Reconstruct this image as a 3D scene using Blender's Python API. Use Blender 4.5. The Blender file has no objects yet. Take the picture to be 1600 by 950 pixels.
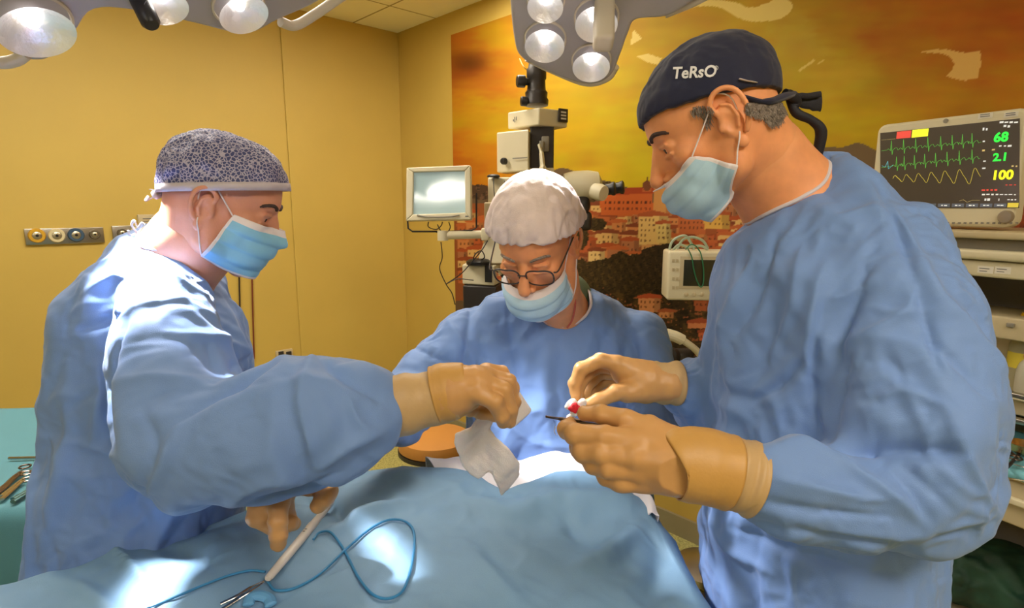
import bpy, bmesh, math, random
import numpy as np
from mathutils import Vector, Matrix, noise
from mathutils.bvhtree import BVHTree
R = math.radians
scene = bpy.context.scene
COL = scene.collection
# ---------------------------------------------------------------- camera
CAM_Z, PITCH, F = 1.55, R(9.8), 900.0
cam_data = bpy.data.cameras.new('camera'); cam = bpy.data.objects.new('camera', cam_data); COL.objects.link(cam)
cam.location = (0, 0, CAM_Z); cam.rotation_euler = (R(90)-PITCH, 0, 0)
cam_data.sensor_width = 36; cam_data.lens = F/1600*36; cam_data.clip_start = .02
scene.camera = cam
# ---------------------------------------------------------------- world, lights, exposure
scene.view_settings.view_transform = 'Standard'; scene.view_settings.look = 'None'
scene.view_settings.exposure = 0.14; scene.view_settings.gamma = 1.0
scene.view_settings.use_curve_mapping = False
w = bpy.data.worlds.new('world'); scene.world = w; w.use_nodes = True
w.node_tree.nodes['Background'].inputs[0].default_value = (1.0, .93, .84, 1)
w.node_tree.nodes['Background'].inputs[1].default_value = 0.5
def area_light(name, loc, target, size, size_y, power, color=(1, 1, 1)):
    l = bpy.data.lights.new(name, 'AREA'); l.shape = 'RECTANGLE'; l.size = size; l.size_y = size_y
    l.energy = power; l.color = color
    o = bpy.data.objects.new(name, l); COL.objects.link(o); o.location = loc
    o.rotation_euler = (Vector(target)-Vector(loc)).to_track_quat('-Z', 'Y').to_euler(); return o
def spot_light(name, loc, target, power, angle, blend=.4, radius=.05, color=(1, 1, 1)):
    l = bpy.data.lights.new(name, 'SPOT'); l.energy = power; l.spot_size = R(angle); l.spot_blend = blend
    l.shadow_soft_size = radius; l.color = color
    o = bpy.data.objects.new(name, l); COL.objects.link(o); o.location = loc
    o.rotation_euler = (Vector(target)-Vector(loc)).to_track_quat('-Z', 'Y').to_euler(); return o
# ceiling panels' general light; those near the walls are unseen, added to brighten them
PANELS = [((0.9, -0.6), 13, 'ceiling light panel above and behind the right person, out of the picture'), ((-1.3, 1.7), 9, 'unseen ceiling light panel added above the left person to brighten the left wall'), ((-0.35, 2.7), 1, 'unseen ceiling light panel added near the far corner to brighten the walls there'), ((-1.32, -1.95), 26, 'ceiling light panel behind the camera, mirrored in the small cream framed display')]
for (x_, y_), p_, _ in PANELS: area_light('ceiling_panel_light', (x_, y_, 2.66), (x_, y_, 0), 1.0, .6, p_, (1, .94, .86))
# ---------------------------------------------------------------- basic helpers
CAMV = np.array([0, 0, CAM_Z]); RV = np.array([1., 0, 0])
FV = np.array([0, math.cos(PITCH), -math.sin(PITCH)]); UV = np.array([0, math.sin(PITCH), math.cos(PITCH)])
def P(px, py, d):
    return CAMV + d*(FV + RV*(px-800)/F + UV*(475-py)/F)
def PZ(px, py, z):
    r = FV + RV*(px-800)/F + UV*(475-py)/F
    return CAMV + r*((z-CAM_Z)/r[2])
def PPl(px, py, p0, n):
    r = FV + RV*(px-800)/F + UV*(475-py)/F
    return CAMV + r*(np.dot(np.asarray(p0)-CAMV, n)/np.dot(r, n))
def proj(V):
    q = np.asarray(V)-CAMV; d = q@FV
    return 800+F*(q@RV)/d, 475-F*(q@UV)/d, d
def lin(c):
    c = [x/255 for x in c]
    return tuple(x/12.92 if x <= .04045 else ((x+.055)/1.055)**2.4 for x in c)
MATS = {}
def mat(name, rgb, rough=.5, metal=0, bump=0, bscale=200, var=0, vscale=8, emit=0, spec=.5, sheen=0, sss=0, trans=0, alpha=1, detail=3):
    if name in MATS: return MATS[name]
    m = bpy.data.materials.new(name); m.use_nodes = True; nt = m.node_tree; b = nt.nodes['Principled BSDF']
    c = lin(rgb); b.inputs['Base Color'].default_value = (*c, 1); b.inputs['Roughness'].default_value = rough
    b.inputs['Metallic'].default_value = metal; b.inputs['Specular IOR Level'].default_value = spec
    tc = nt.nodes.new('ShaderNodeTexCoord')
    if var or True:
        v = var or .03
        n = nt.nodes.new('ShaderNodeTexNoise'); n.inputs['Scale'].default_value = vscale; n.inputs['Detail'].default_value = detail
        nt.links.new(tc.outputs['Object'], n.inputs['Vector'])
        mr = nt.nodes.new('ShaderNodeMapRange'); mr.inputs[1].default_value = .3; mr.inputs[2].default_value = .7
        mr.inputs[3].default_value = 1-v; mr.inputs[4].default_value = 1+v
        mx = nt.nodes.new('ShaderNodeVectorMath'); mx.operation = 'SCALE'; mx.inputs[0].default_value = c
        nt.links.new(n.outputs[0], mr.inputs[0]); nt.links.new(mr.outputs[0], mx.inputs['Scale'])
        nt.links.new(mx.outputs[0], b.inputs['Base Color'])
    if bump:
        n2 = nt.nodes.new('ShaderNodeTexNoise'); n2.inputs['Scale'].default_value = bscale; n2.inputs['Detail'].default_value = 2
        nt.links.new(tc.outputs['Object'], n2.inputs['Vector'])
        bp = nt.nodes.new('ShaderNodeBump'); bp.inputs['Strength'].default_value = bump; bp.inputs['Distance'].default_value = .002
        nt.links.new(n2.outputs[0], bp.inputs['Height']); nt.links.new(bp.outputs[0], b.inputs['Normal'])
    if emit:
        b.inputs['Emission Color'].default_value = (*c, 1); b.inputs['Emission Strength'].default_value = emit
    if sheen: b.inputs['Sheen Weight'].default_value = sheen
    if sss:
        b.inputs['Subsurface Weight'].default_value = sss; b.inputs['Subsurface Radius'].default_value = (.01, .004, .002)
        b.inputs['Subsurface Scale'].default_value = .5
    if trans: b.inputs['Transmission Weight'].default_value = trans
    b.inputs['Alpha'].default_value = alpha
    MATS[name] = m; return m
def link(o, parent=None):
    COL.objects.link(o)
    if parent is not None:
        o.parent = parent; o.matrix_parent_inverse = Matrix.Translation(-Vector(parent.location)) if parent.rotation_euler == Vector((0, 0, 0)) or True else None
    return o
def tag(o, label=None, cat=None, group=None, kind=None):
    if label: o['label'] = label
    if cat: o['category'] = cat
    if group: o['group'] = group
    if kind: o['kind'] = kind
    return o
def empty(name, loc=(0, 0, 0)):
    o = bpy.data.objects.new(name, None); o.location = loc; COL.objects.link(o); o.empty_display_size = .1; return o
def mesh_obj(name, V, Fc, m, parent=None, smooth=True):
    me = bpy.data.meshes.new(name)
    V = np.asarray(V, dtype=float)
    me.from_pydata(V.tolist(), [], [list(map(int, f)) for f in Fc]); me.update()
    if smooth: me.polygons.foreach_set('use_smooth', [True]*len(me.polygons))
    for mm in (m if isinstance(m, (list, tuple)) else [m]): me.materials.append(mm)
    return link(bpy.data.objects.new(name, me), parent)
def mod(o, typ, **kw):
    m = o.modifiers.new(typ.lower(), typ)
    for k, v in kw.items(): setattr(m, k, v)
    return m
class MB:
    """collects shapes into one mesh"""
    def __init__(s): s.V = []; s.F = []; s.n = 0
    def add(s, V, Fc):
        V = np.asarray(V, float); s.V.append(V); s.F += [[i+s.n for i in f] for f in Fc]; s.n += len(V); return s
    def box(s, c, size, rot=None, bev=0.0):
        c = np.asarray(c, float); h = np.asarray(size, float)/2
        bm = bmesh.new(); bmesh.ops.create_cube(bm, size=1)
        for v in bm.verts: v.co = Vector((v.co.x*2*h[0], v.co.y*2*h[1], v.co.z*2*h[2]))
        if bev: bmesh.ops.bevel(bm, geom=list(bm.edges), offset=min(bev, min(h)*.9), segments=3, affect='EDGES', profile=.5)
        M = np.array(rot) if rot is not None else np.eye(3)
        V = np.array([v.co[:] for v in bm.verts])@M.T + c
        bm.verts.index_update(); Fc = [[v.index for v in f.verts] for f in bm.faces]; bm.free()
        return s.add(V, Fc)
    def tube(s, pts, r, n=10, caps=True, flat=None):
        pts = np.asarray(pts, float); k = len(pts); rr = np.broadcast_to(r, (k,)).astype(float)
        T = np.gradient(pts, axis=0); T /= np.linalg.norm(T, axis=1)[:, None]+1e-12
        up = np.array([0, 0, 1.]) if abs(T[0][2]) < .9 else np.array([1., 0, 0])
        A = np.cross(T[0], up); A /= np.linalg.norm(A); V = []
        for i in range(k):
            A = A-T[i]*np.dot(A, T[i]); A /= np.linalg.norm(A); B = np.cross(T[i], A)
            for j in range(n):
                a = 2*math.pi*j/n; V.append(pts[i]+rr[i]*(math.cos(a)*A+math.sin(a)*B*(flat or 1)))
        Fc = [[i*n+j, i*n+(j+1) % n, (i+1)*n+(j+1) % n, (i+1)*n+j] for i in range(k-1) for j in range(n)]
        if caps: Fc += [list(range(n))[::-1], [(k-1)*n+j for j in range(n)]]
        return s.add(V, Fc)
    def lathe(s, prof, c, axis=(0, 0, 1), n=32, cap=True):
        """prof: (radius, height) pairs along axis from c"""
        q = Vector((0, 0, 1)).rotation_difference(Vector(axis)).to_matrix(); M = np.array(q); c = np.asarray(c, float)
        V = [[r*math.cos(2*math.pi*j/n), r*math.sin(2*math.pi*j/n), h] for r, h in prof for j in range(n)]
        k = len(prof)
        Fc = [[i*n+j, i*n+(j+1) % n, (i+1)*n+(j+1) % n, (i+1)*n+j] for i in range(k-1) for j in range(n)]
        if cap: Fc += [list(range(n))[::-1], [(k-1)*n+j for j in range(n)]]
        return s.add(np.array(V)@M.T+c, Fc)
    def prism(s, poly, n, t):
        """planar polygon (3-D points) extruded by t along n"""
        poly = np.asarray(poly, float); n = np.asarray(n, float); k = len(poly)
        V = np.vstack([poly, poly+n*t]); Fc = [list(range(k))[::-1], list(range(k, 2*k))]
        Fc += [[i, (i+1) % k, k+(i+1) % k, k+i] for i in range(k)]
        return s.add(V, Fc)
    def build(s, name, m, parent=None, smooth=False, bevel=0, auto=True):
        o = mesh_obj(name, np.vstack(s.V), s.F, m, parent, smooth)
        bm = bmesh.new(); bm.from_mesh(o.data); bmesh.ops.recalc_face_normals(bm, faces=list(bm.faces)); bm.to_mesh(o.data); bm.free()
        if bevel: mod(o, 'BEVEL', width=bevel, segments=3, limit_method='ANGLE', angle_limit=R(40))
        if smooth and auto:
            o.data.set_sharp_from_angle(angle=R(42))
        return o
def spline(pts, n=8, closed=False):
    """Catmull-Rom through pts"""
    p = np.asarray(pts, float)
    if closed: q = np.vstack([p[-1], p, p[0], p[1]])
    else: q = np.vstack([2*p[0]-p[1], p, 2*p[-1]-p[-2]])
    out = []
    for i in range(1, len(q)-2):
        for t in np.arange(n)/n:
            out.append(.5*((2*q[i])+(-q[i-1]+q[i+1])*t+(2*q[i-1]-5*q[i]+4*q[i+1]-q[i+2])*t*t+(-q[i-1]+3*q[i]-3*q[i+1]+q[i+2])*t**3))
    if not closed: out.append(q[-2])
    return np.array(out)
def PS(lst, n=8):
    return spline([P(*a) for a in lst], n)
# ---------------------------------------------------------------- distance-field modelling
class SDF:
    def __init__(s, lo, hi, h):
        s.lo = np.asarray(lo, float); s.h = h
        s.n = np.ceil((np.asarray(hi)-s.lo)/h).astype(int)+1
        s.f = np.full(s.n, .1, np.float32); s.ax = [s.lo[i]+h*np.arange(s.n[i]) for i in range(3)]
    def _win(s, lo, hi, pad):
        a = np.clip(np.floor((lo-pad-s.lo)/s.h).astype(int), 0, s.n); b = np.clip(np.ceil((hi+pad-s.lo)/s.h).astype(int)+1, 0, s.n)
        if (b <= a).any(): return None
        sl = tuple(slice(a[i], b[i]) for i in range(3))
        X, Y, Z = np.meshgrid(*[s.ax[i][sl[i]] for i in range(3)], indexing='ij', sparse=True)
        return sl, X, Y, Z
    def _mix(s, sl, g, k, op):
        f = s.f[sl]
        if op == 'u':
            if k <= 0: s.f[sl] = np.minimum(f, g)
            else:
                hh = np.maximum(k-np.abs(f-g), 0)/k; s.f[sl] = np.minimum(f, g)-hh*hh*hh*k/6
        elif op == 's':
            hh = np.maximum(k-np.abs(f+g), 0)/max(k, 1e-9); s.f[sl] = np.maximum(f, -g)+hh*hh*hh*k/6
        else:
            s.f[sl] = np.maximum(f, g)
    def rc(s, a, b, ra, rb, k=.0, op='u', flat=None, fs=1.0):
        a = np.asarray(a, float); b = np.asarray(b, float); m = max(ra, rb)*max(1, fs)
        W = s._win(np.minimum(a, b)-m, np.maximum(a, b)+m, k+3*s.h)
        if W is None: return s
        sl, X, Y, Z = W
        px, py, pz = X-a[0], Y-a[1], Z-a[2]; ba = b-a
        if flat is not None:
            n = np.asarray(flat, float); n /= np.linalg.norm(n); q = (1/fs-1)
            dn = px*n[0]+py*n[1]+pz*n[2]; px = px+dn*n[0]*q; py = py+dn*n[1]*q; pz = pz+dn*n[2]*q
            ba = ba+n*np.dot(ba, n)*q
        t = np.clip((px*ba[0]+py*ba[1]+pz*ba[2])/(np.dot(ba, ba)+1e-12), 0, 1)
        g = np.sqrt((px-t*ba[0])**2+(py-t*ba[1])**2+(pz-t*ba[2])**2)-(ra+(rb-ra)*t)
        if flat is not None: g = g*min(1, fs)
        s._mix(sl, g.astype(np.float32), k, op); return s
    def chain(s, pts, rs, k=0.0, op='u', flat=None, fs=1.0, kin=None):
        for i in range(len(pts)-1): s.rc(pts[i], pts[i+1], rs[i], rs[i+1], k if (i == 0 or kin is None) else kin, op, flat, fs)
        return s
    def el(s, c, r, k=.0, op='u', M=None):
        """ellipsoid; M columns = local axes"""
        c = np.asarray(c, float); r = np.asarray(r, float); m = r.max()
        W = s._win(c-m, c+m, k+3*s.h)
        if W is None: return s
        sl, X, Y, Z = W; x, y, z = X-c[0], Y-c[1], Z-c[2]
        if M is not None:
            M = np.asarray(M); x, y, z = (x*M[0, i]+y*M[1, i]+z*M[2, i] for i in range(3))
        k0 = np.sqrt((x/r[0])**2+(y/r[1])**2+(z/r[2])**2); k1 = np.sqrt((x/r[0]**2)**2+(y/r[1]**2)**2+(z/r[2]**2)**2)+1e-9
        s._mix(sl, (k0*(k0-1)/k1).astype(np.float32), k, op); return s
    def stack(s, rows, k=0.0, p=2.0):
        """rows: (x, y, z, half_x, half_y, yaw) from top to bottom or bottom to top; superelliptic slices"""
        rows = sorted([tuple(r) for r in rows], key=lambda r: r[2]); A = np.array(rows)
        m = A[:, 3:5].max()
        W = s._win(np.array([A[:, 0].min()-m, A[:, 1].min()-m, A[0, 2]]), np.array([A[:, 0].max()+m, A[:, 1].max()+m, A[-1, 2]]), k+2*s.h)
        sl, X, Y, Z = W; z = Z.ravel()
        it = [np.interp(z, A[:, 2], A[:, j])[None, None, :] for j in (0, 1, 3, 4, 5)]
        x = X-it[0]; y = Y-it[1]; c, sn = np.cos(it[4]), np.sin(it[4]); u = x*c+y*sn; v = -x*sn+y*c
        q = (np.abs(u/it[2])**p+np.abs(v/it[3])**p)**(1/p)
        g = (q-1)*np.minimum(it[2], it[3])
        dz = np.maximum(A[0, 2]-Z, Z-A[-1, 2]); g = np.where(dz > 0, np.sqrt(np.maximum(g, 0)**2+dz**2), np.maximum(g, dz*.9))
        s._mix(sl, g.astype(np.float32), k, 'u'); return s
    def halfspace(s, p, n, op='s'):
        """remove the side n points to"""
        X, Y, Z = np.meshgrid(*s.ax, indexing='ij', sparse=True)
        g = ((X-p[0])*n[0]+(Y-p[1])*n[1]+(Z-p[2])*n[2])/np.linalg.norm(n)
        s.f = np.maximum(s.f, g.astype(np.float32)); return s
    def noise(s, amp, scale, seed=0):
        rng = np.random.RandomState(seed); X, Y, Z = np.meshgrid(*s.ax, indexing='ij', sparse=True); g = 0
        for i in range(6):
            d = rng.randn(3); d /= np.linalg.norm(d); ph = rng.rand()*6.28; w_ = 6.28/scale*(.6+rng.rand()*.9)
            g = g+np.sin(w_*(X*d[0]+Y*d[1]+Z*d[2])+ph)
        s.f += (amp/2.5*g).astype(np.float32); return s
    def mesh(s):
        f = s.f; f = f.copy(); f[0] = f[-1] = .1; f[:, 0] = f[:, -1] = .1; f[:, :, 0] = f[:, :, -1] = .1
        sg = f < 0; n = np.array(f.shape)-1
        c = [sg[i:i+n[0], j:j+n[1], k:k+n[2]] for i in (0, 1) for j in (0, 1) for k in (0, 1)]
        allin = np.logical_and.reduce(c); anyin = np.logical_or.reduce(c); act = anyin & ~allin
        idx = np.argwhere(act); nv = len(idx); ids = np.full(n, -1, np.int64); ids[act] = np.arange(nv)
        acc = np.zeros((nv, 3)); cnt = np.zeros(nv)
        corners = [(i, j, k) for i in (0, 1) for j in (0, 1) for k in (0, 1)]
        val = {cc: f[idx[:, 0]+cc[0], idx[:, 1]+cc[1], idx[:, 2]+cc[2]] for cc in corners}
        for a in corners:
            for ax in range(3):
                if a[ax] == 0:
                    b = list(a); b[ax] = 1; b = tuple(b); va, vb = val[a], val[b]; m = (va < 0) != (vb < 0)
                    t = np.where(m, va/np.where(m, va-vb, 1), 0); p = np.array(a, float)[None, :].repeat(nv, 0); p[:, ax] += t
                    acc += p*m[:, None]; cnt += m
        V = (idx+acc/cnt[:, None])*s.h+s.lo; Fc = []
        for ax in range(3):
            u, v = (ax+1) % 3, (ax+2) % 3
            s0 = [slice(None)]*3; s1 = [slice(None)]*3; s0[ax] = slice(0, -1); s1[ax] = slice(1, None)
            A, B = sg[tuple(s0)], sg[tuple(s1)]; e = np.argwhere(A != B)
            e = e[(e[:, u] > 0) & (e[:, v] > 0)]
            fl = A[e[:, 0], e[:, 1], e[:, 2]]
            def cid(du, dv):
                q = e.copy(); q[:, u] -= du; q[:, v] -= dv; return ids[q[:, 0], q[:, 1], q[:, 2]]
            quad = np.stack([cid(1, 1), cid(0, 1), cid(0, 0), cid(1, 0)], 1)
            quad[~fl] = quad[~fl][:, ::-1]; Fc.append(quad)
        return V, np.vstack(Fc)
def quad_edges(Fc):
    E = np.vstack([Fc[:, [0, 1]], Fc[:, [1, 2]], Fc[:, [2, 3]], Fc[:, [3, 0]]]); E.sort(1); return np.unique(E, axis=0)
def vnormals(V, Fc):
    a = V[Fc[:, 2]]-V[Fc[:, 0]]; b = V[Fc[:, 3]]-V[Fc[:, 1]]; n = np.cross(a, b); N = np.zeros_like(V)
    for j in range(4):
        for c in range(3): N[:, c] += np.bincount(Fc[:, j], n[:, c], len(V))
    return N/(np.linalg.norm(N, axis=1)[:, None]+1e-12)
def bsum(i, w_, n): return np.stack([np.bincount(i, w_[:, c], n) for c in range(3)], 1)
def smooth_mesh(V, Fc, it=3, lam=.5):
    E = quad_edges(Fc); n = len(V); deg = np.bincount(E.ravel(), minlength=n)[:, None]
    for _ in range(it):
        A = bsum(E[:, 0], V[E[:, 1]], n)+bsum(E[:, 1], V[E[:, 0]], n); V = V+lam*(A/deg-V)
    return V
def noise3(V, scale, seed):
    rng = np.random.RandomState(seed); g = np.zeros(len(V))
    for i in range(10):
        d = rng.randn(3); d /= np.linalg.norm(d); g += np.sin(6.28/scale*(.5+rng.rand())*(V@d)+rng.rand()*6.28)
    return g/3.2
def ridged(V, scale, seed, an=(1, 1, 1)):
    W_ = V*np.array(an); W_ = W_+.25*scale*np.stack([noise3(W_, scale*1.5, seed+q) for q in (31, 47, 59)], 1)
    a = noise3(W_, scale, seed); b = noise3(W_, scale*1.2, seed+3)
    return (1-2*np.minimum(np.abs(a), 1))*.6-(1-2*np.minimum(np.abs(b), 1))*.4
def polyfold(V, N, folds):
    """folds: (pixel points, width px, amp m, softness) raised (+) or sunk (-) ridges lying on the side of the cloth that was photographed"""
    x, y, d = proj(V); view = ((V-CAMV)*N).sum(1) < 0; out = np.zeros(len(V))
    for pts, wd, amp, *rest in folds:
        amp = amp*1.9
        pts = spline([(a, b) for a, b in pts], 6) if len(pts) > 2 else np.array(pts, float)
        kind = rest[0] if rest else 'r'; best = np.full(len(V), 1e9); tt = np.zeros(len(V)); sd = np.zeros(len(V)); L = len(pts)-1
        for i in range(L):
            a, b = pts[i], pts[i+1]; e = b-a; q = np.clip(((x-a[0])*e[0]+(y-a[1])*e[1])/(e@e+1e-9), 0, 1)
            dx, dy = x-a[0]-q*e[0], y-a[1]-q*e[1]; dd = np.hypot(dx, dy); m = dd < best
            best = np.where(m, dd, best); tt = np.where(m, (i+q)/L, tt); sd = np.where(m, np.sign(dx*e[1]-dy*e[0]), sd)
        taper = np.clip(np.sin(np.pi*np.clip(tt, 0.02, .98)), 0, 1)**.6
        u = best/wd
        if kind == 'r': g = np.exp(-u*1.6)              # crisp crease
        elif kind == 's': g = np.exp(-u*u)               # soft roll
        elif kind == 'e': g = np.where(sd > 0, np.exp(-u*1.2), -.35*np.exp(-u*1.2))*1.0*np.minimum(1, u*6+.0)  # one-sided flap
        out += amp*taper*g*view
    return out
def cloth(V, Fc, it=160, grow=1.05, pull=.02, out=.02, inn=.006, seed=1, bend=.12, amp=.004, nscale=.09, folds=None, stiff_n=.5, stretch=None, ridge=0, rscale=.2, an=(1, 1, .6)):
    """let the cloth have a little more area than the form under it, so that it buckles into wrinkles"""
    E = quad_edges(Fc); D = np.vstack([Fc[:, [0, 2]], Fc[:, [1, 3]]]); C = np.vstack([E, D]); n = len(V)
    N0 = vnormals(V, Fc); base = V.copy()
    if folds: base = base+N0*polyfold(V, N0, folds)[:, None]
    if ridge: base = base+N0*(ridge*(ridged(V, rscale, seed, an)+.4*ridged(V, rscale*.5, seed+11, an)+.14*ridged(V, rscale*.27, seed+23, (1, 1, 1))))[:, None]
    rest = np.linalg.norm(V[C[:, 0]]-V[C[:, 1]], axis=1)*grow
    if stretch is not None: rest *= 1+stretch((V[C[:, 0]]+V[C[:, 1]])/2)
    g = noise3(V, nscale, seed)+.6*noise3(V, nscale*.5, seed+7); X = base+N0*(amp*g)[:, None]
    deg = np.bincount(C.ravel(), minlength=n)[:, None].astype(float); dE = np.bincount(E.ravel(), minlength=n)[:, None].astype(float)
    for i in range(it):
        d = X[C[:, 1]]-X[C[:, 0]]; L = np.linalg.norm(d, axis=1)+1e-9; c = d*((L-rest)/L*.5)[:, None]
        X = X+(bsum(C[:, 0], c, n)-bsum(C[:, 1], c, n))/deg*1.6
        if i % 2 == 0:
            A = bsum(E[:, 0], X[E[:, 1]], n)+bsum(E[:, 1], X[E[:, 0]], n); X = X+bend*(A/dE-X)
        X = X+pull*(base-X)
        h = ((X-base)*N0).sum(1); hc = np.clip(h, -inn, out); X = X+N0*((hc-h)*stiff_n)[:, None]
    return X
def sdf_obj(name, s, m, parent=None, sm=2, sub=0, cl=None):
    V, Fc = s.mesh(); V = smooth_mesh(V, Fc, sm)
    if cl: V = cloth(V, Fc, **cl)
    o = mesh_obj(name, V, Fc, m, parent)
    if sub: mod(o, 'SUBSURF', levels=sub, render_levels=sub)
    return o
def drop_comps(V, Fc): return V, Fc
# ================================================================ room
class Plane:
    """flat frame: origin, horizontal axis u, vertical axis v, normal n towards the viewer"""
    def __init__(s, o, u, v=(0, 0, 1)):
        s.o = np.asarray(o, float); s.u = np.asarray(u, float)/np.linalg.norm(u); v = np.asarray(v, float); v = v-s.u*np.dot(v, s.u); s.v = v/np.linalg.norm(v)
        s.n = np.cross(s.u, s.v)
        if np.dot(s.n, CAMV-s.o) < 0: s.n = -s.n
    def ab(s, px, py):
        p = PPl(px, py, s.o, s.n)-s.o; return np.dot(p, s.u), np.dot(p, s.v)
    def at(s, a, b, c=0.0): return s.o+s.u*a+s.v*b+s.n*c
    def px(s, x, y, c=0.0): a, b = s.ab(x, y); return s.at(a, b, c)
    def rot(s): return np.stack([s.u, s.v, s.n], 1)
    def box(s, mb, x0, y0, x1, y1, c0, c1, bev=0.0):
        """box over the rectangle a0..a1, b0..b1 from depth c0 to c1"""
        return mb.box(s.at((x0+x1)/2, (y0+y1)/2, (c0+c1)/2), (abs(x1-x0), abs(y1-y0), abs(c1-c0)), s.rot(), bev)
    def boxpx(s, mb, X0, Y0, X1, Y1, c0, c1, bev=0.0):
        a0, b0 = s.ab(X0, (Y0+Y1)/2); a1, _ = s.ab(X1, (Y0+Y1)/2); _, t = s.ab((X0+X1)/2, Y0); _, b = s.ab((X0+X1)/2, Y1)
        return s.box(mb, a0, b, a1, t, c0, c1, bev)
H_CEIL = 2.7
CORNER = PZ(620, 52, H_CEIL)
LA, RA = R(46.5), R(43.5)
uL = np.array([-math.sin(LA), -math.cos(LA), 0]); uR = np.array([math.cos(LA), -math.sin(LA), 0])
c0 = np.array([CORNER[0], CORNER[1], 0])
WL = Plane(c0, uL); WR = Plane(c0, uR)
M_WALL = mat('yellow_wall', (202, 172, 84), .55, bump=.08, bscale=90, var=.04, vscale=2.5)
M_CEIL = mat('ceiling_tile', (205, 190, 140), .8)
M_FLOOR = mat('green_floor', (150, 148, 88), .35)
def speckle(m, a, b, sc, p0=.45, p1=.6):
    nt = m.node_tree; tc = nt.nodes.new('ShaderNodeTexCoord'); v = nt.nodes.new('ShaderNodeTexNoise'); v.inputs['Scale'].default_value = sc; v.inputs['Detail'].default_value = 4
    cr = nt.nodes.new('ShaderNodeValToRGB'); cr.color_ramp.elements[0].position = p0; cr.color_ramp.elements[0].color = (*lin(a), 1); cr.color_ramp.elements[1].position = p1; cr.color_ramp.elements[1].color = (*lin(b), 1)
    nt.links.new(tc.outputs['Object'], v.inputs['Vector']); nt.links.new(v.outputs[0], cr.inputs[0]); nt.links.new(cr.outputs[0], nt.nodes['Principled BSDF'].inputs['Base Color'])
speckle(M_FLOOR, (150, 148, 88), (200, 196, 130), 90, .35, .6)
def tiles(m, a, b, sc):
    nt = m.node_tree; tc = nt.nodes.new('ShaderNodeTexCoord'); br = nt.nodes.new('ShaderNodeTexBrick'); br.offset = 0; br.inputs['Scale'].default_value = sc
    br.inputs['Color1'].default_value = br.inputs['Color2'].default_value = (*lin(a), 1); br.inputs['Mortar'].default_value = (*lin(b), 1)
    br.inputs['Mortar Size'].default_value = .006; br.inputs['Brick Width'].default_value = .6; br.inputs['Row Height'].default_value = .6
    mp = nt.nodes.new('ShaderNodeMapping'); mp.inputs['Rotation'].default_value = (0, 0, LA); mp.inputs['Location'].default_value = (.13, .42, 0)
    nt.links.new(tc.outputs['Object'], mp.inputs[0]); nt.links.new(mp.outputs[0], br.inputs['Vector']); nt.links.new(br.outputs[0], nt.nodes['Principled BSDF'].inputs['Base Color'])
tiles(M_CEIL, (255, 251, 222), (178, 166, 124), 1)
def slab(name, m, fn):
    mb = MB(); fn(mb); o = mb.build(name, m); tag(o, kind='structure'); return o
LL, LR = 8.2, 6.6
slab('wall_left', M_WALL, lambda b: WL.box(b, -.12, 0, LL, H_CEIL, -.12, 0))
slab('wall_back', M_WALL, lambda b: WR.box(b, 0, 0, LR, H_CEIL, -.12, 0))
slab('trim_1', M_WALL, lambda b: WL.box(b, 0, 0, WL.ab(447, 200)[0], H_CEIL, 0, .012, .004))
q = [c0, c0+uL*LL, c0+uL*LL+uR*LR, c0+uR*LR]
slab('wall_right', M_WALL, lambda b: b.prism([c0+uR*LR, c0+uR*LR+uL*LL, c0+uR*(LR+.12)+uL*LL, c0+uR*(LR+.12)], (0, 0, 1), H_CEIL))
slab('wall_front', M_WALL, lambda b: b.prism([c0+uL*LL, c0+uR*LR+uL*LL, c0+uR*LR+uL*(LL+.12), c0+uL*(LL+.12)], (0, 0, 1), H_CEIL))
slab('floor', M_FLOOR, lambda b: b.prism([p+[0, 0, -.1] for p in q], (0, 0, 1), .1))
slab('ceiling', M_CEIL, lambda b: b.prism([p+[0, 0, H_CEIL] for p in q], (0, 0, 1), .1))
M_SKIRT = mat('grey_skirting', (150, 140, 110), .5)
slab('baseboard_left', M_SKIRT, lambda b: WL.box(b, 0, 0, LL, .1, .012, .027)); slab('baseboard_back', M_SKIRT, lambda b: WR.box(b, .05, 0, LR, .1, 0, .015))
# recessed luminous ceiling panels
M_LIGHT = mat('panel_diffuser', (255, 244, 225), .6, emit=12); M_ALU = mat('painted_aluminium', (205, 202, 195), .4)
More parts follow.
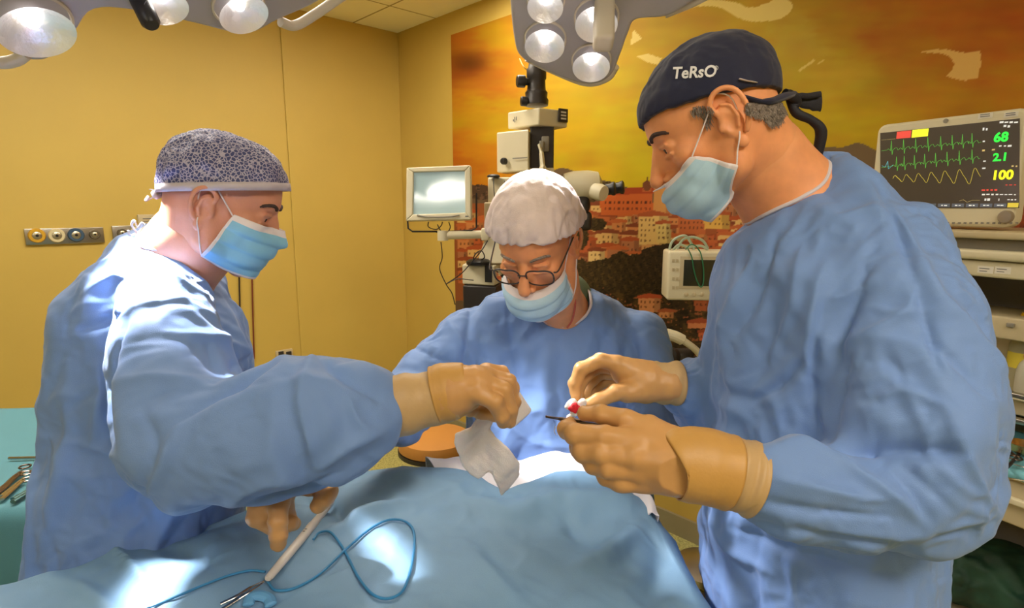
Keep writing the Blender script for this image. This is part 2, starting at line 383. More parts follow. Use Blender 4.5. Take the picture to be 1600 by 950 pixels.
# ---------------------------------------------------------------- printed mural
def mural():
    root_rng = np.random.RandomState(5)
    a0 = WR.ab(711, 200)[0]; pxs = np.concatenate([np.arange(711, 1660, 2.0), [1720, 1800]]); S_ = [WR.ab(x, 300)[0] for x in pxs]
    zt = WR.ab(711, 54)[1]; zs = np.concatenate([[.5, .7], np.linspace(.9, zt, 400)]); ns, nz = len(S_), len(zs)
    A, Z = np.meshgrid(S_, zs, indexing='ij'); V = WR.o+A[..., None]*WR.u+Z[..., None]*np.array([0, 0, 1.])+WR.n*.012
    V = V.reshape(-1, 3); x, y, _ = proj(V)
    def nz2(sx, sy, seed, oct_=4):
        g = np.zeros(len(x)); r = np.random.RandomState(seed); am = 1
        for o in range(oct_):
            for _ in range(5):
                th = r.rand()*6.28; g += am*np.sin((x*math.cos(th)/sx+y*math.sin(th)/sy)*2**o*6.28*(.6+.8*r.rand())+r.rand()*6.28)/3
            am *= .55
        return g
    anchors = [(720, 100, 168, 78, 24), (735, 65, 196, 108, 28), (770, 130, 186, 98, 30), (775, 60, 196, 140, 26), (745, 175, 206, 150, 26), (715, 255, 186, 88, 20), (760, 240, 200, 120, 24), (790, 200, 205, 155, 30), (900, 200, 208, 165, 26),
               (880, 150, 205, 160, 40), (960, 120, 206, 160, 40), (1000, 200, 210, 168, 24), (1250, 60, 205, 165, 60), (1180, 40, 205, 150, 40), (1300, 120, 206, 162, 46), (1300, 40, 190, 130, 30), (1400, 40, 188, 108, 28),
               (1450, 20, 186, 98, 26), (1550, 60, 188, 98, 24), (1590, 20, 182, 90, 22), (1320, 190, 210, 166, 26), (1450, 140, 200, 132, 30), (1560, 150, 200, 130, 28), (1350, 220, 206, 160, 20), (1050, 20, 200, 150, 36), (900, 20, 200, 150, 36), (1000, 260, 212, 172, 30), (1500, 100, 190, 108, 28)]
    wx = x+14*nz2(120, 60, 1); wy = y+10*nz2(150, 40, 2); num = np.zeros((len(x), 3)); den = np.zeros(len(x))
    for ax_, ay, *c in anchors:
        k = 1/(((wx-ax_)/1.3)**2+(wy-ay)**2+300)**1.5; num += k[:, None]*np.array(c); den += k
    C = num/den[:, None]; st = nz2(200, 60, 3, 3); C = C*(1+.035*st)[:, None]; C[:, 1] += 5*nz2(140, 60, 4, 3)
    smoke = np.exp(-(((x-735)/26)**2+((y-100)/16)**2)); C = C*(1-.3*smoke)[:, None]
    def put(m, c, al=1.0): C[m] = C[m]*(1-al)+np.array(c)*al
    # hills
    hill = 286+8*np.sin(x/37)+4*np.sin(x/13)-12*np.exp(-((x-890)/60)**2); m = (y > hill) & (x < 1230); put(m, (104, 78, 66))
    ridge = 226+ (x-1330)**2*.004+3*np.sin(x/9); m = (y > ridge) & (x > 1230); put(m, (126, 96, 76))
    ridge = 262+3*np.sin(x/7); m = (y > ridge) & (x > 1230); put(m, (140, 70, 42))
    # town: stacked houses from far to near
    rng = random.Random(8); walls = [(206, 122, 78), (196, 98, 58), (222, 164, 112), (186, 86, 52), (212, 142, 96), (176, 104, 76), (228, 178, 130)]
    roofs = [(172, 74, 42), (150, 66, 40), (190, 92, 52), (130, 60, 40)]
    gr = (y > 318) & (y < 470) & (x < 1620); put(gr, (150, 78, 48))
    def house(hx, hy, wd, ht, wc, rc):
        m = (x > hx) & (x < hx+wd) & (y > hy) & (y < hy+ht); put(m, wc)
        put((x > hx+wd*.7) & (x < hx+wd) & (y > hy) & (y < hy+ht), [k_*.82 for k_ in wc])
        put((x > hx-2) & (x < hx+wd+2) & (y > hy-4-(wd*.12)*(1-np.abs((x-hx-wd/2)/(wd/2+2)))) & (y <= hy), rc)
        r_ = hy+4
        while r_ < hy+ht-4:
            c_ = hx+3
            while c_ < hx+wd-3:
                if rng.random() < .8: put((x > c_) & (x < c_+2.2) & (y > r_) & (y < r_+3.6), (84, 44, 34), .8)
                c_ += 6.5
            r_ += 8
    for rowi, yy in enumerate((300, 312, 325, 338, 352, 366, 381, 396, 412, 428)):
        xx = 715 if rowi > 1 else 1060
        while xx < 1640:
            wd = rng.uniform(14, 34); ht = rng.uniform(14, 30); 
            if not (rowi < 3 and xx < 905): house(xx, yy+rng.uniform(-6, 6), wd, ht, rng.choice(walls), rng.choice(roofs))
            xx += wd*rng.uniform(.8, 1.15)
    # the castle and its tower, the domed church
    put((x > 938) & (x < 1020) & (y > 304-(x-938)*.05) & (y < 336), (202, 92, 46)); put((x > 934) & (x < 1022) & (y > 296-(x-938)*.05) & (y < 306-(x-938)*.05), (168, 62, 34))
    for k in range(11): put((np.abs(x-946-7*k) < 1.3) & (np.abs(y-316) < 2), (90, 40, 28)); put((np.abs(x-946-7*k) < 1.3) & (np.abs(y-326) < 2), (120, 52, 34))
    put((x > 1021) & (x < 1050) & (y > 284) & (y < 338), (206, 134, 82)); put((x > 1040) & (x < 1050) & (y > 284) & (y < 338), (176, 104, 66))
    put((x > 1004) & (x < 1018) & (y > 290) & (y < 300), (190, 92, 50)); put(((x-1011)/7)**2+((y-290)/8)**2 < 1, (120, 64, 40)); put((np.abs(x-1011) < 1) & (y > 277) & (y < 284), (90, 52, 36))
    for hx, hy_, wd, ht, wc in ((998, 338, 46, 44, (226, 172, 116)), (1060, 326, 60, 40, (190, 94, 56)), (1100, 336, 40, 22, (222, 160, 84)), (905, 336, 30, 24, (208, 112, 66)), (1026, 350, 22, 30, (222, 178, 120))): house(hx, hy_, wd, ht, wc, (170, 78, 46))
    # dark trees
    tn = nz2(30, 24, 6, 4)
    def trees(cx, cy, rx, ry, c=(62, 44, 24)):
        d = ((x-cx)/rx)**2+((y-cy)/ry)**2+.18*tn; m = d < 1; put(m, c); put(m & (nz2(9, 9, 9, 2) > .5), [k_*1.45 for k_ in c], .8); put(m & (nz2(7, 7, 12, 2) < -.6), [k_*.55 for k_ in c], .8)
    trees(918, 300, 24, 16, (70, 50, 28)); trees(944, 292, 22, 8, (70, 50, 28)); trees(1066, 308, 12, 18, (56, 44, 30)); trees(930, 350, 18, 10); trees(905, 370, 14, 20); trees(985, 425, 60, 30, (54, 38, 20)); trees(1040, 415, 46, 34, (52, 36, 22)); trees(920, 440, 50, 34); trees(1000, 480, 120, 40, (56, 40, 22)); trees(745, 300, 30, 12, (80, 54, 46))
    m = (y > 455+6*np.sin(x/17)) & (x > 880); put(m, (60, 42, 24)); put(m & (tn > .35), (96, 66, 34), .7); put(m & (tn < -.5), (34, 24, 16), .8); put(m & (nz2(14, 12, 22, 3) > .9), (176, 92, 60), .8)
    house(998, 466, 34, 22, (226, 142, 104), (196, 84, 56)); house(1030, 488, 22, 9, (214, 134, 90), (170, 84, 54)); house(1085, 470, 26, 16, (176, 86, 56), (150, 64, 40)); house(1075, 505, 40, 8, (206, 120, 84), (160, 70, 46)); house(1092, 520, 16, 12, (196, 92, 60), (150, 64, 40))
    # pale ribbon shapes blended over the sky colours
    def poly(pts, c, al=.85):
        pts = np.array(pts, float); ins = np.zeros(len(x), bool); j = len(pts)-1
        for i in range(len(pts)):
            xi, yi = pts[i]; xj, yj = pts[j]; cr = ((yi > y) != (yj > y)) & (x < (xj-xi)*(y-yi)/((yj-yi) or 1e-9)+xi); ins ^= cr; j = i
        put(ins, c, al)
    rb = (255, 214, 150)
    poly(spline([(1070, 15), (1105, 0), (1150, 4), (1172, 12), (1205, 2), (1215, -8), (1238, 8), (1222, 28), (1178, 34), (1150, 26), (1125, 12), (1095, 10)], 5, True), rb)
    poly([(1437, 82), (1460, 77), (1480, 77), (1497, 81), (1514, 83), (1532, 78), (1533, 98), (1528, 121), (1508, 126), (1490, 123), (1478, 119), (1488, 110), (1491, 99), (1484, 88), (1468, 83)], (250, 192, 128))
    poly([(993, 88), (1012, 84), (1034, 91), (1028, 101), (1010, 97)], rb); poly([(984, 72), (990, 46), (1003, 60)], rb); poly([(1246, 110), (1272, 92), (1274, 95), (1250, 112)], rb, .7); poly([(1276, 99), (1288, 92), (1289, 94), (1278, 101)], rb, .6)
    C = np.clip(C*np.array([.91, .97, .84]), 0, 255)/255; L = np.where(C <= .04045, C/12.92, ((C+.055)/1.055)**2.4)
    i, j = np.meshgrid(np.arange(ns-1), np.arange(nz-1), indexing='ij'); b = (i*nz+j).ravel(); Fc = np.stack([b, b+nz, b+nz+1, b+1], 1)
    me = bpy.data.meshes.new('printed_sheet'); me.vertices.add(len(V)); me.vertices.foreach_set('co', V.ravel()); me.loops.add(Fc.size); me.loops.foreach_set('vertex_index', Fc.ravel())
    me.polygons.add(len(Fc)); me.polygons.foreach_set('loop_start', np.arange(0, Fc.size, 4)); me.polygons.foreach_set('loop_total', np.full(len(Fc), 4)); me.update(calc_edges=True); me.validate()
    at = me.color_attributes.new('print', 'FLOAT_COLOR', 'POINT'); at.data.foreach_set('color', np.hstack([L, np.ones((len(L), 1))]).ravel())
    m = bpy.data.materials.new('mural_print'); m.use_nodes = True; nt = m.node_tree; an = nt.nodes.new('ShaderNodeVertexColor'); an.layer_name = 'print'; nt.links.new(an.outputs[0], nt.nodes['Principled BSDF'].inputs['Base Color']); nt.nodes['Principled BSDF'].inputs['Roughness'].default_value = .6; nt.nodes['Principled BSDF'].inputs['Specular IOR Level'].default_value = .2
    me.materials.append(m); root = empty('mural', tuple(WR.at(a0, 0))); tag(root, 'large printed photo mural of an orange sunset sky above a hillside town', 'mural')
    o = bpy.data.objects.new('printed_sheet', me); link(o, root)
    mb = MB(); WR.box(mb, a0, .5, S_[-1], zt, .001, .0115); mb.build('backing_board', M_ALU, root)
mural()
# ================================================================ operating table and its drape
TZ = .965
def edge_fn(pts):
    W = np.array([PZ(x, y, TZ) for x, y in pts]); t = np.concatenate([[0], np.cumsum(np.linalg.norm(np.diff(W, axis=0), axis=1))]); t /= t[-1]
    return lambda v: np.array([np.interp(v, t, W[:, c]) for c in range(3)])
Lf = edge_fn([(-330, 985), (0, 915), (200, 855), (400, 790), (500, 755), (560, 736)]); Rf = edge_fn([(1230, 1420), (1160, 1120), (1100, 955), (1062, 878), (1035, 825), (1000, 785)])
Ff = edge_fn([(560, 736), (640, 733), (700, 737), (740, 745), (765, 762), (790, 772), (830, 762), (870, 742), (940, 738), (975, 758), (1000, 785)])
NEARL = np.array([-1.0, .62, TZ]); NEARR = np.array([.42, .5, TZ])
def drape():
    nu, nv = 190, 130; hang = np.concatenate([np.linspace(-.55, 0, 26)[:-1], np.linspace(0, 1, nu-50), np.linspace(1, 1.55, 26)[1:]])
    vs = np.concatenate([np.linspace(0, 1, nv-24), 1+np.linspace(.02, .35, 24)]); G = np.zeros((len(hang), len(vs), 3))
    for j, v in enumerate(vs):
        vv = min(v, 1); a, b = Lf(vv), Rf(vv)
        for i, u in enumerate(hang):
            uu = min(max(u, 0), 1); p = a+(b-a)*uu; p = p+vv**6*(Ff(uu)-(Lf(1)+(Rf(1)-Lf(1))*uu)); e = min(uu, 1-uu)
            p[2] = TZ+.012*math.sin(math.pi*uu)-.03*math.exp(-e/.035)*0
            dx = max(-u, 0)+max(u-1, 0); sgn = -1 if u < 0 else 1
            hl = 0
            if dx > 0:
                q = dx*1.6; hl = max(q-.03, 0)+.03*(1-math.cos(min(q/.03, 1.57))); p = p+np.array([sgn*(.03*math.sin(min(q/.03, 1.57))+.05*q+.02*math.sin(v*22+sgn)*min(q*3, 1)), 0, 0])
            if v > 1:
                q = (v-1)*1.9; p = p+np.array([0, .02*math.sin(min(q/.02, 1.57))+.012*math.sin(uu*25)*min(q*4, 1), 0]); hl = max(hl, q)
            p[2] -= hl; G[i, j] = p
    V = G.reshape(-1, 3); n1, n2 = len(hang), len(vs); Fc = np.array([[i*n2+j, i*n2+j+1, (i+1)*n2+j+1, (i+1)*n2+j] for i in range(n1-1) for j in range(n2-1)])[:, ::-1]
    N = vnormals(V, Fc)
    if N[n1//2*n2+60][2] < 0: Fc = Fc[:, ::-1]; N = -N
    folds = [([(150, 840), (200, 880), (260, 950)], 10, .009), ([(270, 830), (330, 810), (400, 800)], 14, -.008, 's'), ([(640, 790), (600, 800), (560, 812), (500, 845)], 10, .012, 's'), ([(560, 760), (620, 745), (680, 750)], 12, .008, 's'),
             ([(840, 790), (930, 785), (1005, 788)], 14, .012, 's'), ([(700, 770), (800, 800), (880, 770)], 16, .010, 's'), ([(880, 900), (960, 860), (1010, 810)], 14, .008, 's'), ([(1000, 950), (1030, 890), (1025, 830)], 20, -.008, 's'),
             ([(720, 850), (770, 900), (820, 950)], 12, .005, 's'), ([(450, 770), (520, 790), (540, 830)], 12, -.01, 's'), ([(880, 800), (900, 830), (960, 840)], 12, -.006, 's'), ([(60, 890), (140, 930), (180, 960)], 14, .006, 's'), ([(330, 890), (300, 860), (230, 850)], 16, -.006, 's'), ([(410, 770), (460, 750), (540, 745)], 7, .006)]
    V = V+N*(polyfold(V, N, folds)+.0045*ridged(V, .22, 77, (1, 1, .4))+.002*ridged(V, .09, 78, (1, 1, .4)))[:, None]
    V = V+N*(.018*noise3(V, .3, 5)*np.clip((TZ-.02-V[:, 2])*5, 0, 1))[:, None]
    m = mat('drape_blue', (118, 154, 186), .6, bump=.2, bscale=800, var=.04, vscale=4, spec=.35)
    o = mesh_obj('surgical_drape', V, Fc, m); mod(o, 'SUBSURF', levels=1, render_levels=1)
    tag(o, 'blue surgical drape spread over the operating table in the foreground', 'drape')
    return BVHTree.FromPolygons([Vector(v) for v in V], Fc.tolist())
DR = drape()
def on_drape(px, py, off=0.0):
    h = DR.ray_cast(Vector(CAMV), Vector(P(px, py, 1)-CAMV).normalized()); return np.array(h[0])+[0, 0, off] if h[0] is not None else PZ(px, py, TZ+off)
def op_table():
    root = empty('operating_table', (-.15, .85, 0)); tag(root, 'operating table under the blue drape, on its column', 'table')
    M_ST = mat('table_steel', (170, 172, 174), .3, metal=.9); M_PAD = mat('table_pad', (50, 52, 56), .6)
    b = MB(); b.box((-.18, .62, .86), (.5, 1.1, .08), bev=.02); b.build('table_pad', M_PAD, root, smooth=True)
    b = MB(); b.box((-.18, .62, .8), (.48, 1.05, .035), bev=.005); b.build('table_frame', M_ST, root, smooth=True)
    b = MB(); b.box((-.18, .6, .45), (.2, .26, .68), bev=.02); b.build('column', M_ST, root, smooth=True)
    b = MB(); b.box((-.18, .55, .06), (.42, .8, .11), bev=.03); b.build('base', M_ST, root, smooth=True)
op_table()
# white sterile towel at the far end of the drape
def towel():
    far = [(664, 714), (700, 712), (750, 713), (800, 716), (845, 711), (885, 700), (925, 712), (965, 738), (1000, 765), (1022, 782), (1030, 802)]
    near = [(700, 745), (715, 748), (745, 752), (768, 770), (792, 781), (832, 770), (872, 752), (915, 750), (950, 752), (975, 768), (1003, 800)]
    A = spline([PZ(x, y, TZ+.004) for x, y in near], 8); B = spline([PZ(x, y, TZ+.012) for x, y in far], 8); n = len(A); G = []
    for i in range(n):
        for t in np.linspace(0, 1, 14): p = A[i]*(1-t)+B[i]*t; p = p+[0, 0, -.012*(1-t)**2+.006*math.sin(t*9+i*.35)*t]; G.append(p)
        for t in np.linspace(.08, 1, 10): G.append(B[i]+[0, .012*math.sin(min(t*8, 1.5))+.004*math.sin(i*.6), -t*.22+.004])
    G = np.array(G); k = 24; Fc = np.array([[i*k+j, (i+1)*k+j, (i+1)*k+j+1, i*k+j+1] for i in range(n-1) for j in range(k-1)])
    G = G+vnormals(G, Fc)*(.002*ridged(G, .06, 3))[:, None]
    o = mesh_obj('sterile_towel', G, Fc, mat('towel_white', (238, 232, 236), .8, bump=.3, bscale=500)); mod(o, 'SUBSURF', levels=1, render_levels=1); mod(o, 'SOLIDIFY', thickness=.002)
    tag(o, 'white sterile towel laid around the opening at the far edge of the blue drape', 'towel')
towel()
def poly_solid(poly, dfun, th, h=.002, rnd=.004, k=0):
    """soft slab whose outline is given in picture pixels, at its own distance and with real thickness"""
    pl = np.array(poly, float); dm = [dfun(x, y) for x, y in pl]; W = [P(x, y, d) for (x, y), d in zip(pl, dm)]; lo = np.min(W, 0)-.03-th; hi = np.max(W, 0)+.03+th
    S = SDF(lo, hi, h); X, Y, Z = np.meshgrid(*S.ax, indexing='ij'); q = np.stack([X, Y, Z], -1).reshape(-1, 3); x, y, d = proj(q); ins = np.zeros(len(x), bool); best = np.full(len(x), 1e9); j = len(pl)-1
    for i in range(len(pl)):
        a, b = pl[j], pl[i]; e = b-a; t = np.clip(((x-a[0])*e[0]+(y-a[1])*e[1])/(e@e+1e-9), 0, 1); best = np.minimum(best, np.hypot(x-a[0]-t*e[0], y-a[1]-t*e[1]))
        c = ((a[1] > y) != (b[1] > y)) & (x < (b[0]-a[0])*(y-a[1])/((b[1]-a[1]) or 1e-9)+a[0]); ins ^= c; j = i
    s2 = np.where(ins, -best, best)*d/F; dd = np.abs(d-dfun(x, y))-th/2
    g = np.minimum(np.maximum(s2+rnd, dd+rnd), 0)+np.hypot(np.maximum(s2+rnd, 0), np.maximum(dd+rnd, 0))-rnd
    S.f = g.reshape(X.shape).astype(np.float32); return S
# ================================================================ people
M_SKIN = mat('skin', (214, 150, 122), .5, bump=.12, bscale=350, var=.07, vscale=25, sss=.12, spec=.4)
M_SKIN_RED = mat('skin_flushed', (240, 162, 110), .48, bump=.12, bscale=350, var=.1, vscale=25, sss=.12, spec=.4)
M_GOWN = mat('gown_blue', (114, 146, 202), .62, bump=.25, bscale=900, var=.03, vscale=5, sheen=.15, spec=.35)
M_BIND = mat('gown_binding', (215, 208, 215), .7, bump=.2, bscale=600)
M_GLOVE = mat('latex_glove', (200, 150, 94), .42, bump=.1, bscale=120, var=.05, vscale=18, sss=.05, spec=.4)
M_GLOVE2 = mat('latex_cuff', (196, 148, 78), .5, bump=.2, bscale=160, var=.05, vscale=30)
M_GLOVE3 = mat('latex_cuff_sheer', (190, 156, 108), .5, bump=.25, bscale=160, var=.05, vscale=30)
M_MASK = mat('mask_blue', (140, 200, 232), .75, bump=.2, bscale=700, var=.03)
M_MASK2 = mat('mask_pale_blue', (178, 212, 234), .75, bump=.2, bscale=700, var=.05, vscale=30)
M_MASKW = mat('mask_white', (236, 226, 228), .75, bump=.2, bscale=700)
M_EYE = mat('eye_white', (225, 215, 205), .15); M_IRIS = mat('iris_dark', (50, 32, 24), .15)
M_BROW = mat('brow_hair', (70, 52, 44), .8, bump=.6, bscale=900, var=.3, vscale=300)
M_HAIR = mat('grey_hair', (150, 136, 124), .75, bump=.9, bscale=700, var=.45, vscale=220)
M_TROUSER = mat('green_scrub', (118, 140, 118), .8, bump=.2, bscale=500)
M_CLOG = mat('white_clog', (215, 212, 205), .5)

def frame(yaw, p, roll=0):
    f = np.array([math.cos(yaw)*math.cos(p), math.sin(yaw)*math.cos(p), -math.sin(p)])
    u = np.array([math.cos(yaw)*math.sin(p), math.sin(yaw)*math.sin(p), math.cos(p)]); l = np.cross(u, f)
    c, s = math.cos(roll), math.sin(roll)
    return np.stack([f, c*l+s*u, c*u-s*l], 1)
class Head:
    def __init__(s, c, yaw, p, roll=0, k=1.0, jaw=1.0, nose=1.0, ear=1.0, eyes=True, earz=0.0):
        s.ear = ear; s.earz = earz; s.eyes = eyes; s.c = np.asarray(c, float); s.M = frame(yaw, p, roll); s.k = k; s.jaw = jaw; s.nose = nose
    def w(s, *a): return s.c+s.M@(np.array(a, float)*s.k)
    def loc(s, V): return (np.asarray(V)-s.c)@s.M/s.k
    def sdf(s, neck, nr, h=.0019):
        k = s.k; lo = s.w(0, 0, 0)-.155; hi = s.w(0, 0, 0)+.155
        for q in neck: lo = np.minimum(lo, q-.09); hi = np.maximum(hi, q+.09)
        S = SDF(lo, hi, h); M = s.M; w = s.w; j = s.jaw
        S.el(w(-.012, 0, .03), np.array([.098, .077, .088])*k, 0, M=M)
        S.el(w(.03, 0, -.035), np.array([.062, .061*j, .083])*k, .03, M=M)
        S.el(w(.055, 0, .035), np.array([.042, .055, .05])*k, .03, M=M)
        for q in (-1, 1):
            S.rc(w(0, q*.058*j, -.045), w(.012, q*.055*j, -.078), .02*k, .019*k, .03)
            S.rc(w(.012, q*.055*j, -.078), w(.07, q*.016, -.112), .018*k, .018*k, .03)
            S.el(w(.062, q*.043, -.024), np.array([.024, .022, .02])*k, .02, M=M)
        S.el(w(.076, 0, -.108), np.array([.02, .026, .017])*k, .02, M=M)
        S.rc(w(.084, -.03, .024), w(.084, .03, .024), .011*k, .011*k, .02)
        S.el(w(.083, 0, -.068), np.array([.018, .028, .02])*k, .02, M=M)
        # eye sockets, lids
        for q in (-1, 1):
            S.el(w(.1, q*.034, .0), np.array([.016, .019, .0125])*k, .014, 's', M=M)
            S.el(w(.0775, q*.032, .0), np.array([.0145, .0165, .0135])*k, .005, M=M)
            if s.eyes: S.rc(w(.0935, q*.023, -.002), w(.0895, q*.042, -.001), .0010*k, .0010*k, .002, 's')
            S.rc(w(.093, q*.02, .006), w(.087, q*.046, .006), .0035*k, .003*k, .004)
            S.rc(w(.091, q*.02, -.013), w(.085, q*.046, -.012), .003*k, .003*k, .006)
        n = s.nose
        S.rc(w(.09, 0, .012), w(.09+.028*n, 0, -.036), .0085*k, .0105*k, .012)
        S.el(w(.088, 0, -.02), np.array([.022, .0145, .03])*k, .012, M=M)
        S.el(w(.088+.03*n, 0, -.04), np.array([.012, .0125, .0105])*k, .006, M=M)
        for q in (-1, 1):
            S.el(w(.1, q*.0125, -.044), np.array([.0125, .0075, .0085])*k, .006, M=M)
            S.el(w(.108, q*.0075, -.053), np.array([.006, .004, .005])*k, .003, 's', M=M)
        S.rc(w(.095, -.016, -.071), w(.095, .016, -.071), .0065*k, .0065*k, .008)
        S.rc(w(.092, -.015, -.083), w(.092, .015, -.083), .0075*k, .0075*k, .008)
        S.rc(w(.104, -.02, -.077), w(.104, .02, -.077), .0022*k, .0022*k, .004, 's')
        # ears
        for q in (-1, 1):
            A = Matrix.Rotation(0, 3, 'X'); c0 = np.array([-.006, q*.08, -.008+s.earz])
            E_ = s.ear
            def e(x, y, z): return w(c0[0]+x*E_, c0[1]+q*y, c0[2]+z*E_)
            S.el(e(0, -.001, 0), np.array([.016, .006, .028])*k, .006, M=M)
            S.el(e(.004, -.006, -.002), np.array([.012, .01, .018])*k, .006, M=M)
            S.el(e(.002, .006, -.003), np.array([.0095, .0062, .015])*k, .004, 's', M=M)
            rim = [(.009, -.002, .012), (.012, .003, .024), (.004, .007, .033), (-.008, .01, .033), (-.017, .012, .024), (-.0195, .012, .008), (-.016, .01, -.006), (-.009, .007, -.018)]
            sr = spline(rim, 3); S.chain([e(*r) for r in sr], [.0038*k]*len(sr), .003)
            S.chain([e(.002, .003, .02), e(-.006, .006, .014), e(-.008, .006, 0), e(-.004, .005, -.01)], [.0025*k]*4, .003)
            S.el(e(-.001, .003, -.026), np.array([.0085, .005, .0105])*k, .005, M=M)
            S.el(e(.012, .0, -.004), np.array([.0045, .004, .006])*k, .004, M=M)
        S.chain([w(-.03, 0, -.03)]+list(neck), [nr[0]]+list(nr), .035)
        return S
def join_mesh(name, parts, m, parent):
    V = np.vstack([p[0] for p in parts]); Fc = []; n = 0
    for p in parts: Fc.append(p[1]+n); n += len(p[0])
    return mesh_obj(name, V, np.vstack(Fc), m, parent)
def person_body(hd, neck, nr, torso, limbs, m, parent, face=True):
    S = hd.sdf(neck, nr); hv = S.mesh(); hv = (smooth_mesh(hv[0], hv[1], 2, .4), hv[1])
    al = np.array([r[:3] for r in torso]+[p for l in limbs for p in l[0]]); lo, hi = al.min(0)-.2, al.max(0)+.2; lo[2] = max(lo[2], 0)
    B = SDF(lo, hi, .0105); B.stack(torso, 0)
    for pts, rs in limbs: B.chain(pts, rs, .03)
    B.chain([neck[-2] if len(neck) > 1 else hd.w(-.03, 0, -.05), neck[-1], np.array(torso[0][:3])], [nr[-1]*.97]*2+[nr[-1]], .04)
    bv = B.mesh(); bv = (smooth_mesh(bv[0], bv[1], 4), bv[1])
    o = join_mesh('body', [hv, bv], m, parent)
    for q in (-1, 1) if hd.eyes else ():
        eb = MB(); k = hd.k; c = hd.w(.0785, q*.032, -.001)
        eb.lathe([(.0132*k*math.sin(a), .0132*k*-math.cos(a)) for a in np.linspace(.02, 3.12, 14)], c, hd.M[:, 0])
        e = eb.build('eye', M_EYE, o, smooth=True, auto=False)
        ib = MB(); d = hd.M@np.array([.97, q*.1, -.22]); d /= np.linalg.norm(d)
        ib.lathe([(.0134*k*math.sin(a), -.0134*k*math.cos(a)) for a in np.linspace(2.65, 3.12, 6)], c, d, cap=False)
        ib.build('iris', M_IRIS, o, smooth=True, auto=False)
    bvh = BVHTree.FromPolygons([Vector(v) for v in hv[0]], [list(map(int, f)) for f in hv[1]])
    return o, bvh, hv
def on_surface(bvh, pts, off=.001, direction=None):
    """drop world points onto a surface along the line of sight from the camera position (or a direction)"""
    out = []
    for p in pts:
        d = Vector(p-CAMV) if direction is None else Vector(direction); o = Vector(CAMV) if direction is None else Vector(p)-d*.2
        h = bvh.ray_cast(o, d.normalized(), 5.0 if direction is None else .6)
        out.append(np.array(h[0])+np.array(h[1])*off if h[0] is not None else (out[-1] if out else np.array(p)))
    return np.array(out)
def local_ray(hd, bvh, a, z, off, x0=0.0, zt=0.0):
    """surface point of the head at azimuth a (0 = nose, + = left) and height z"""
    o = hd.w(x0, 0, z); d = hd.M@np.array([math.cos(a), math.sin(a), zt]); q = bvh.ray_cast(Vector(o+d*.25), Vector(-d), .3)
    return np.array(q[0])+d*off if q[0] is not None else o+d*.08
def brow(hd, bvh, parent, m=None):
    for q in (-1, 1):
        pts = [local_ray(hd, bvh, q*a, z, .0012) for a, z in ((.16, .02), (.27, .026), (.4, .028), (.52, .024), (.6, .018))]
        MB().tube(spline(pts, 4), [.0022]+[.0036]*6+[.004]*4+[.0035]*4+[.0018]*2, 8, flat=.8).build('eyebrow', m or M_BROW, parent, smooth=True)
